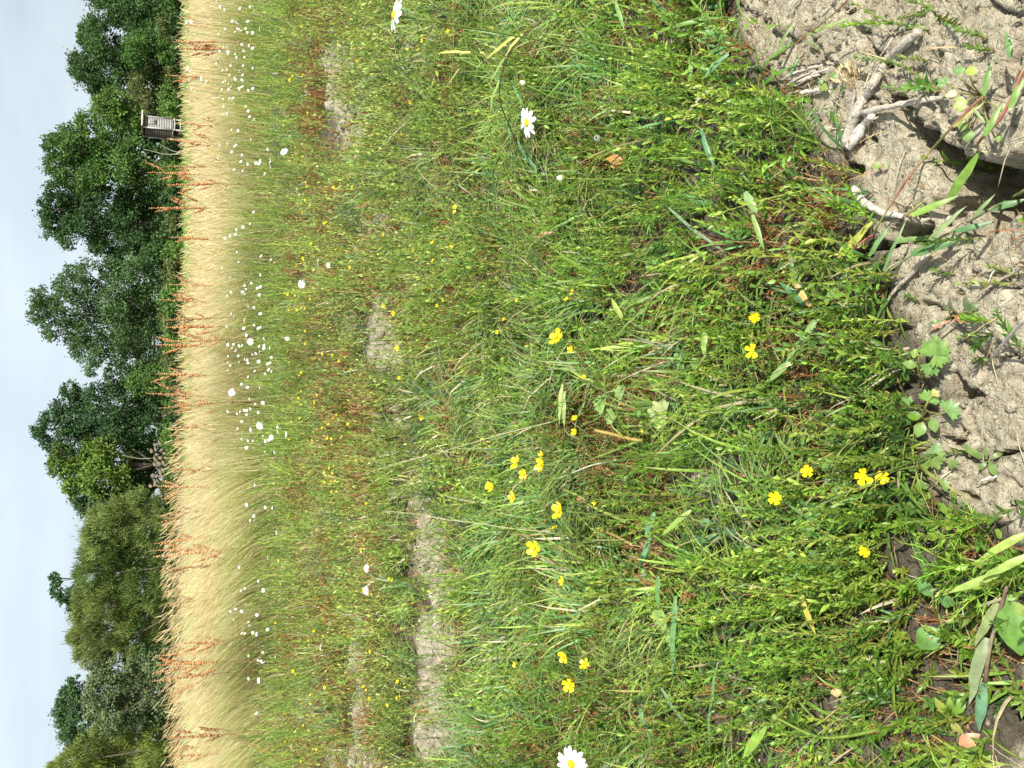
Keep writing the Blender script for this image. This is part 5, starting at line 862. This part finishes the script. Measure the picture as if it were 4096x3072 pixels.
leafplant('broad_weed', 'weed with two yellow green leaves beside the terracotta one', 'weed', t_(3,3,1690,1330), [('oval', t_(3,3,1570,1190), t_(3,3,1700,1010), .03, .019, (.16,.29,.04)),('oval', t_(3,3,1560,1200), t_(3,3,1440,1050), .03, .010, (.27,.31,.05)),('oval', t_(3,3,1560,1230), t_(3,3,1700,1370), .03, .009, (.3,.36,.08))])
leafplant('wavy_leaf', 'wavy yellow green leaf spotted brown between the sprigs', 'leaf', t_(3,3,700,620), [('oval', t_(3,3,700,620), t_(3,3,950,750), .03, .014, (.3,.38,.08)),('oval', t_(3,3,920,770), t_(3,3,1050,770), .03, .016, (.34,.35,.15))], stems=False)
leafplant('fallen_leaf', 'smooth terracotta oval leaf near the lower right corner', 'leaf', t_(3,3,1830,1380), [('oval', t_(3,3,1650,1460), t_(3,3,1830,1370), .03, .0155, (.56,.27,.15))], stems=False)
leafplant('fallen_leaf', 'pointed salmon pink leaf lying in the grass above the middle', 'leaf', t_(2,1,190,380), [('oval', t_(2,1,390,350), t_(2,1,190,385), .04, .010, (.58,.22,.17))], stems=False)
leafplant('fallen_leaf', 'curled orange and green leaf under the half open mayweed bud', 'leaf', t_(2,0,840,1400), [('oval', t_(2,0,1000,1390), t_(2,0,815,1370), .05, .018, (.55,.25,.07)),('oval', t_(2,0,950,1430), t_(2,0,850,1440), .05, .010, (.5,.33,.09))], stems=False)
leafplant('fallen_leaf', 'tan disc shaped leaf between the bright mayweed and its yellow bud', 'leaf', t_(3,3,585,1010), [('oval', t_(3,3,540,1010), t_(3,3,640,1000), .03, .011, (.58,.46,.22))], stems=False)
leafplant('fallen_leaf', 'crisp tan sunlit leaf lying on the far right clay patch at the left', 'leaf', t_(1,3,1000,1165), [('oval', t_(1,3,980,1150), t_(1,3,1020,1190), .02, .018, (.62,.42,.14))], stems=False)
# crumpled brown flower head
P = at(*t_(2,3,1520,190), .05)[0]; b = Bag()
for k in range(22): d = nrm(rng.normal(0, 1, 3)[None])[0]; s_ = P+d*.004; leafblade(b, s_, s_+nrm((d+rng.normal(0, .8, 3))[None])[0]*.011, .008, np.array([.36, .21, .09])*random.uniform(.7, 1.3), rng.normal(0, 1, 3), .3)
tag(b.build('withered_flower', M_dry, None, P), 'crumpled brown withered flower head beside a broad grass blade', 'withered flower')
# ------------------------------------------------------------------ grass stems one can follow
def gstem(label, pts, h, r, col, lv=(), col2=None, name='couch_weed', cat='grass plant'):
    """lv: (leaf base px, leaf tip px, height, width, colour)"""
    P = spline(gpath(pts, h), 18); base = P[0].copy(); o = thing(name, label, cat, base); bb = Bag(); c = np.array(col)[None]*np.ones((18, 1))
    if col2 is not None: c = c+(np.array(col2)-np.array(col))[None]*np.clip(np.sin(np.linspace(0, 12, 18))*.5+.5, 0, 1)[:, None]
    tube(bb, P, np.linspace(r, r*.7, 18), c, 7); bb.build('stem', M_leaf, o, base, smooth=True)
    for a, e, hh, w, cc in lv:
        pa = at(*a, hh)[0]; pe = atplane(*e, pa, .6); bb = Bag(); leafblade(bb, pa, pe, w, cc, (0, -.5, 1), .06, (.55, .95, 1, .9, .6, .05), .3); bb.build('leaf', M_leaf, o, base, smooth=True)
    return o
RD = (.36, .12, .09); GB = (.10, .20, .07)
gstem('reddish couch grass runner crossing the deep crack from the lobed leaves', T(3,0,(1870,825),(1720,960),(1560,1130),(1400,1310),(1240,1500),(1120,1680))+T(3,1,(1010,190),(930,330)), [.03,.035,.04,.04,.035,.03,.025,.02], .0016, (.3, .3, .1), [(t_(3,0,1860,830), t_(3,0,1940,520), .035, .006, (.14,.26,.06)),(t_(3,0,1600,1100), t_(3,0,1880,880), .045, .004, (.3,.3,.09)),(t_(3,0,1870,1060), t_(3,0,1760,920), .04, .003, (.2,.3,.08))], RD)
gstem('long pink and green grass stem running from the right edge into the yellow leaf', T(3,0,(2230,560),(2160,700),(2060,960),(1850,1190),(1690,1410),(1500,1620))+T(3,1,(1280,130),(1110,270),(930,350),(740,490),(600,600),(470,760),(400,880),(365,1110)), .032, .0019, (.26, .32, .09), [(t_(3,0,2090,930), t_(3,0,2212,680), .04, .007, (.17,.3,.06)),(t_(3,0,1870,1180), t_(3,0,2020,900), .04, .007, (.17,.3,.06)),(t_(3,0,2100,500), t_(3,0,2060,260), .04, .006, (.13,.25,.07)),(t_(3,1,1560,60), t_(3,0,1850,1290), .05, .011, (.19,.32,.05)),(t_(3,1,1240,200), t_(3,1,1640,40), .05, .008, (.22,.36,.06)),(t_(3,1,990,300), t_(3,1,1480,120), .045, .010, (.46,.46,.08)),(t_(3,1,590,600), t_(3,1,930,230), .04, .0105, (.42,.42,.09)),(t_(3,1,360,990), t_(3,1,200,730), .04, .008, (.5,.36,.12))], RD)
gstem('blue green grass stem with long leaves lying over the bare clay', T(3,1,(2260,-40),(2090,60),(1900,160),(1700,280),(1480,400),(1220,560),(1020,700),(880,800)), [.06,.055,.05,.045,.04,.035,.03,.02], .0017, (.3,.29,.16), [(t_(3,1,1920,150), t_(3,1,2240,60), .055, .008, (.12,.24,.08)),(t_(3,1,1620,340), t_(3,1,1950,255), .045, .007, (.10,.21,.08)),(t_(3,1,1230,540), t_(3,1,1670,405), .04, .011, (.10,.22,.07)),(t_(3,1,1380,420), t_(3,1,1720,120), .05, .006, (.2,.27,.11)),(t_(3,1,1780,220), t_(3,1,1960,20), .06, .004, (.15,.25,.08)),(t_(3,1,1040,430), t_(3,1,1500,390), .04, .006, (.16,.28,.07)),(t_(3,1,870,550), t_(3,1,1050,300), .04, .006, (.12,.24,.07)),(t_(3,1,500,940), t_(3,1,700,680), .04, .009, (.2,.33,.09)),(t_(3,1,1000,680), t_(3,1,1200,240), .05, .004, (.14,.24,.08))], (.2,.3,.1))
gstem('broad grass blade sweeping down from the foot of the yellow leaf', T(3,1,(380,1100),(300,1280),(190,1450),(80,1560),(-40,1700)), .035, .0014, (.22,.3,.08), [(t_(3,1,430,1090), t_(3,1,150,1480), .04, .009, (.2,.32,.09)),(t_(3,1,200,1440), t_(3,1,0,1650), .04, .010, (.22,.34,.1)),(t_(3,1,390,1160), t_(3,1,490,1330), .035, .007, (.12,.26,.09)),(t_(3,1,130,430), t_(3,1,360,960), .035, .006, (.16,.27,.1)),(t_(3,1,340,970), t_(3,1,100,780), .04, .010, (.08,.2,.07))])
gstem('reddish stem with a green blade rising from the clay near the upper edge', T(3,0,(20,520),(200,400),(340,300),(480,190),(600,90),(700,-10)), [.02,.03,.04,.05,.06,.07], .0013, (.42,.14,.08), [(t_(3,0,340,300), t_(3,0,730,150), .045, .006, (.2,.26,.07)),(t_(3,0,80,450), t_(3,0,240,160), .03, .005, (.17,.24,.07)),(t_(3,0,190,650), t_(3,0,280,450), .02, .004, (.12,.26,.08))], (.3,.26,.09))
gstem('purple jointed grass stem with long hanging blades at the lower right', T(3,3,(1900,1280),(1895,1100),(1880,900),(1920,600),(1990,350),(2060,90)), [.015,.03,.04,.05,.055,.06], .0024, (.25,.15,.13), [(t_(3,3,1880,520), t_(3,3,1735,1110), .05, .012, (.22,.27,.13)),(t_(3,3,1860,920), t_(3,3,1820,1340), .04, .0115, (.12,.24,.13)),(t_(3,3,1990,230), t_(3,3,1785,610), .055, .009, (.24,.29,.1)),(t_(3,3,1850,880), t_(3,3,1760,1080), .045, .003, (.2,.24,.12)),(t_(3,3,2050,190), t_(3,3,1780,270), .055, .003, (.24,.24,.12))], (.32,.27,.17))
gstem('pair of broad yellow green blades reaching in at the right edge', T(3,2,(2260,1480),(2100,1570),(1900,1690)), [.08,.075,.07], .001, (.28,.36,.08), [(t_(3,2,2240,1290), t_(3,2,1780,1550), .08, .0075, (.32,.42,.08)),(t_(3,2,2240,1480), t_(3,2,1840,1680), .08, .0075, (.28,.38,.08)),(t_(3,3,2000,-20), t_(3,3,1560,150), .075, .008, (.28,.38,.08))])
gstem('dark stem with a drooping yellow leaf near the upper picture edge', T(1,0,(2260,1250),(2160,1020),(2105,860),(2120,640),(2200,450),(2290,330))+T(2,0,(200,230),(340,110),(450,60)), [.10,.16,.2,.22,.22,.22,.21,.2,.2], .0014, (.16,.1,.07), [(t_(1,0,2260,300), t_(1,0,1990,510), .22, .007, (.5,.5,.12)),(t_(1,0,2150,500), t_(1,0,2020,720), .21, .006, (.24,.34,.08)),(t_(1,0,2100,690), t_(1,0,2020,980), .2, .007, (.24,.34,.08)),(t_(1,0,2010,1020), t_(1,0,1880,1290), .16, .004, (.16,.26,.07)),(t_(1,0,2160,1010), t_(1,0,2210,1230), .15, .006, (.12,.25,.07)),(t_(2,0,90,290), t_(2,0,-60,480), .2, .007, (.5,.46,.14))])
gstem('thin tan stem carrying one yellow blade at the top of the picture', T(1,0,(1850,1100),(1720,850),(1690,700),(1705,450),(1705,200),(1700,-20)), [.02,.08,.1,.12,.13,.14], .0012, (.45,.3,.12), [(t_(1,0,1860,445), t_(1,0,1570,460), .13, .007, (.55,.52,.16)),(t_(1,0,1760,590), t_(1,0,1660,740), .1, .004, (.45,.4,.12))])
gstem('bent green stem with cut end and yellow joint in the grass', T(2,2,(1130,480),(1000,530),(850,590),(710,640)), [.04,.06,.07,.08], .0032, (.2,.3,.05))
gstem('thick ochre cut stalk meeting the bent green stem', T(2,2,(1130,495),(1000,470),(850,430),(715,400)), [.04,.06,.07,.08], .0040, (.42,.3,.08))
gstem('long whitish stem lying left of the bent green stem', T(2,2,(900,660),(700,700),(540,760),(400,820)), .08, .0018, (.52,.54,.36))
gstem('browned split stalk running into a yellow green joint', T(2,2,(980,1190),(870,1140),(780,1100),(660,1040),(600,980),(440,910)), .07, .0034, (.33,.38,.08), [(t_(2,2,640,1020), t_(2,2,550,985), .08, .008, (.35,.15,.08))])
gstem('ochre brown stalk lying parallel below the browned split stalk', T(2,2,(1040,1390),(930,1330),(840,1290),(730,1250)), .06, .0032, (.42,.3,.09))
gstem('pale straw coloured cut stalk beside green blades', T(2,3,(830,170),(750,210),(660,255),(570,300)), .07, .0034, (.6,.55,.3))
gstem('green cut stem with a white hollow end', T(2,3,(1200,290),(1120,320),(1050,340),(980,340)), .07, .0028, (.25,.38,.06))
gstem('long thin bent green stem leading down to the large seed ball', T(2,3,(1290,600),(1250,760),(1215,930),(1150,1120),(1070,1250)), .06, .0020, (.24,.36,.06))
gstem('straight salmon coloured stem lying near the lower edge', T(2,3,(1200,1610),(1340,1610),(1480,1595)), .04, .0020, (.5,.22,.15))
gstem('slender reddish stem arching through the seed balls', T(1,2,(2212,1290),(2270,1300),(2350,1310),(2500,1300)), .1, .0013, (.4,.2,.12))
for lab, a, e, w, cl in (('broad blue green blade hanging beside the pale celery like leaves', t_(2,3,1410,180), t_(2,3,1385,860), .0095, (.13,.26,.09)),('broad green blade above the pale celery like leaves', t_(2,3,1265,0), t_(2,3,1265,290), .008, (.12,.25,.07)),('forked long blade slanting over brown weeds left of the bright mayweed', t_(2,3,1270,940), t_(2,3,1580,1360), .006, (.17,.27,.14)),('blue green blade crossing the thin stems low in the picture', t_(2,3,1090,1040), t_(2,3,1210,1480), .008, (.12,.26,.11)),('bright green blade pointing down beneath the bright mayweed', t_(2,3,2190,1290), t_(2,3,2000,1570), .013, (.22,.36,.05)),('yellow green blade with brown edge standing in the crossing grass', t_(2,1,1665,1190), t_(2,1,1660,1430), .010, (.25,.36,.08)),('folded yellow green leaf curving on a red stem', t_(2,1,950,1090), t_(2,1,860,920), .010, (.3,.38,.08)),('pale forked grass leaf beside the round buttercup bud', t_(2,2,440,0), t_(2,2,410,340), .009, (.34,.42,.14)),('second point of the pale forked grass leaf', t_(2,2,455,60), t_(2,2,455,380), .009, (.3,.4,.12)),('yellow and brown blade hanging into the soil hollow', t_(3,3,260,100), t_(3,3,420,510), .0075, (.42,.38,.06)),('long green blade over the left of the middle patch', t_(2,3,1780,740), t_(2,3,1700,1540), .004, (.12,.24,.07)),('wide green blade crossing the swath to the right', t_(2,2,1550,1090), t_(2,2,1290,1310), .008, (.26,.38,.08)),('blue green blade hanging in the crossed grass', t_(2,2,1230,1110), t_(2,2,1155,1320), .010, (.12,.27,.12)),('blue green blade tip below the crossed grass', t_(2,2,1200,1320), t_(2,2,1100,1590), .009, (.12,.27,.12)),('long couch grass blade above the red pointed leaf', t_(2,1,580,330), t_(2,1,700,310), .008, (.3,.4,.1)),('long blade running diagonally through the middle sprigs', t_(2,1,1350,150), t_(2,1,1900,560), .005, (.18,.26,.14)),('tall blade near the lobed leaf at the clay edge', t_(2,1,2080,200), t_(2,1,2180,500), .007, (.2,.32,.08)),('broad blade hanging at the top above the clay edge', t_(2,1,2010,0), t_(2,1,2120,190), .012, (.22,.34,.12)),('green blade standing by the budding mayweeds', t_(2,0,50,1220), t_(2,0,230,1510), .009, (.1,.22,.09)),('green blade by the large open daisy', t_(2,0,10,740), t_(2,0,110,930), .007, (.13,.27,.09)),('blade hanging from the upper edge, wider of two', t_(2,0,900,0), t_(2,0,970,260), .008, (.2,.34,.09)),('pointed blade near the yellow green stem by the clay', t_(2,0,1870,460), t_(2,0,1650,680), .008, (.12,.26,.09)),('upright blade crossing the yellow grass leaf at right of the buds', t_(2,0,1550,530), t_(2,0,1525,720), .008, (.17,.31,.06)),('long blades pair hanging below the mayweeds', t_(2,0,1630,1120), t_(2,0,1750,1460), .007, (.12,.27,.13))):
    p0 = at(*a, .085)[0]; p1 = atplane(*e, p0, .6); bb = Bag(); leafblade(bb, p0, p1, w, cl, (0, -.6, 1), .07, (.5, .9, 1, .95, .7, .05), .3)
    tag(bb.build('couch_weed', M_leaf, None, p0, smooth=True), lab, 'grass plant')
# two drooping seed heads
def seedhead(label, stem, head, hs, hh):
    P = np.concatenate([gpath(stem, hs), gpath(head, hh)]); o = thing('grass_seed_head', label, 'grass stem', P[0]); bb = Bag(); Q = spline(P, 20); tube(bb, Q, np.linspace(.0012, .0007, 20), (.5,.5,.28), 5); bb.build('stem', M_straw, o, P[0], smooth=True); hp = spline(gpath(head, hh), 70); bb = Bag()
    for k in range(69):
        d = nrm((hp[k+1]-hp[k])[None])[0]; f = k/69
        for _ in range(3):
            dd = nrm((d+rng.normal(0, .22, 3))[None])[0]; s_ = hp[k]+rng.normal(0, .0011, 3); ribbons(bb, np.array([[s_, s_+dd*.004, s_+dd*.009]]), np.array([[.0006, .0022*(1-.6*f), .0004]]), nrm(np.cross(dd, rng.normal(0, 1, 3))[None]), np.array([.62,.56,.30])*random.uniform(.8, 1.15))
    bb.build('seeds', M_straw, o, P[0])
seedhead('long pale grass seed head slanting up over the middle of the strip', [t_(2,2,420,310), t_(2,2,0,410), t_(1,2,1900,500), t_(1,2,1500,615)], T(1,2,(1480,620),(1300,665),(1100,725),(860,800)), [.05,.12,.17,.22], [.22,.25,.27,.28])
seedhead('second pale grass seed head, hooked at the tip, lower of two', [t_(2,2,440,1290), t_(2,2,0,1250), t_(1,2,1900,1200), t_(1,2,1660,1175)], T(1,2,(1640,1170),(1450,1135),(1250,1110),(1110,1105),(1115,1150)), [.05,.10,.15,.19], [.19,.21,.22,.23,.22])
# rusty stalk of dock at the left of the strip
q = [t_(1,3,250,1600), t_(1,3,130,1530), t_(1,3,0,1480), t_(0,3,2060,1410)]
gstem('thin dark red weed stalk slanting towards the straw at the lower left', q, [.12,.2,.3,.4], .003, (.45,.12,.07), name='weed_stalk')
# buttercup stems, bigger tangle: three long thin stalks
for lab, pts in (('thin green stalk crossing the grass from the open lower buttercup', ((1150,420),(1000,560),(830,720),(800,790))),('second thin stalk running parallel through the lower swath', ((1180,400),(1050,480),(880,650),(720,740))),('long thin upright stalk through the seed balls', ((790,790),(800,600),(830,440),(880,300)))): gstem(lab, T(2,3,*pts), .09, .0013, (.22,.33,.07))
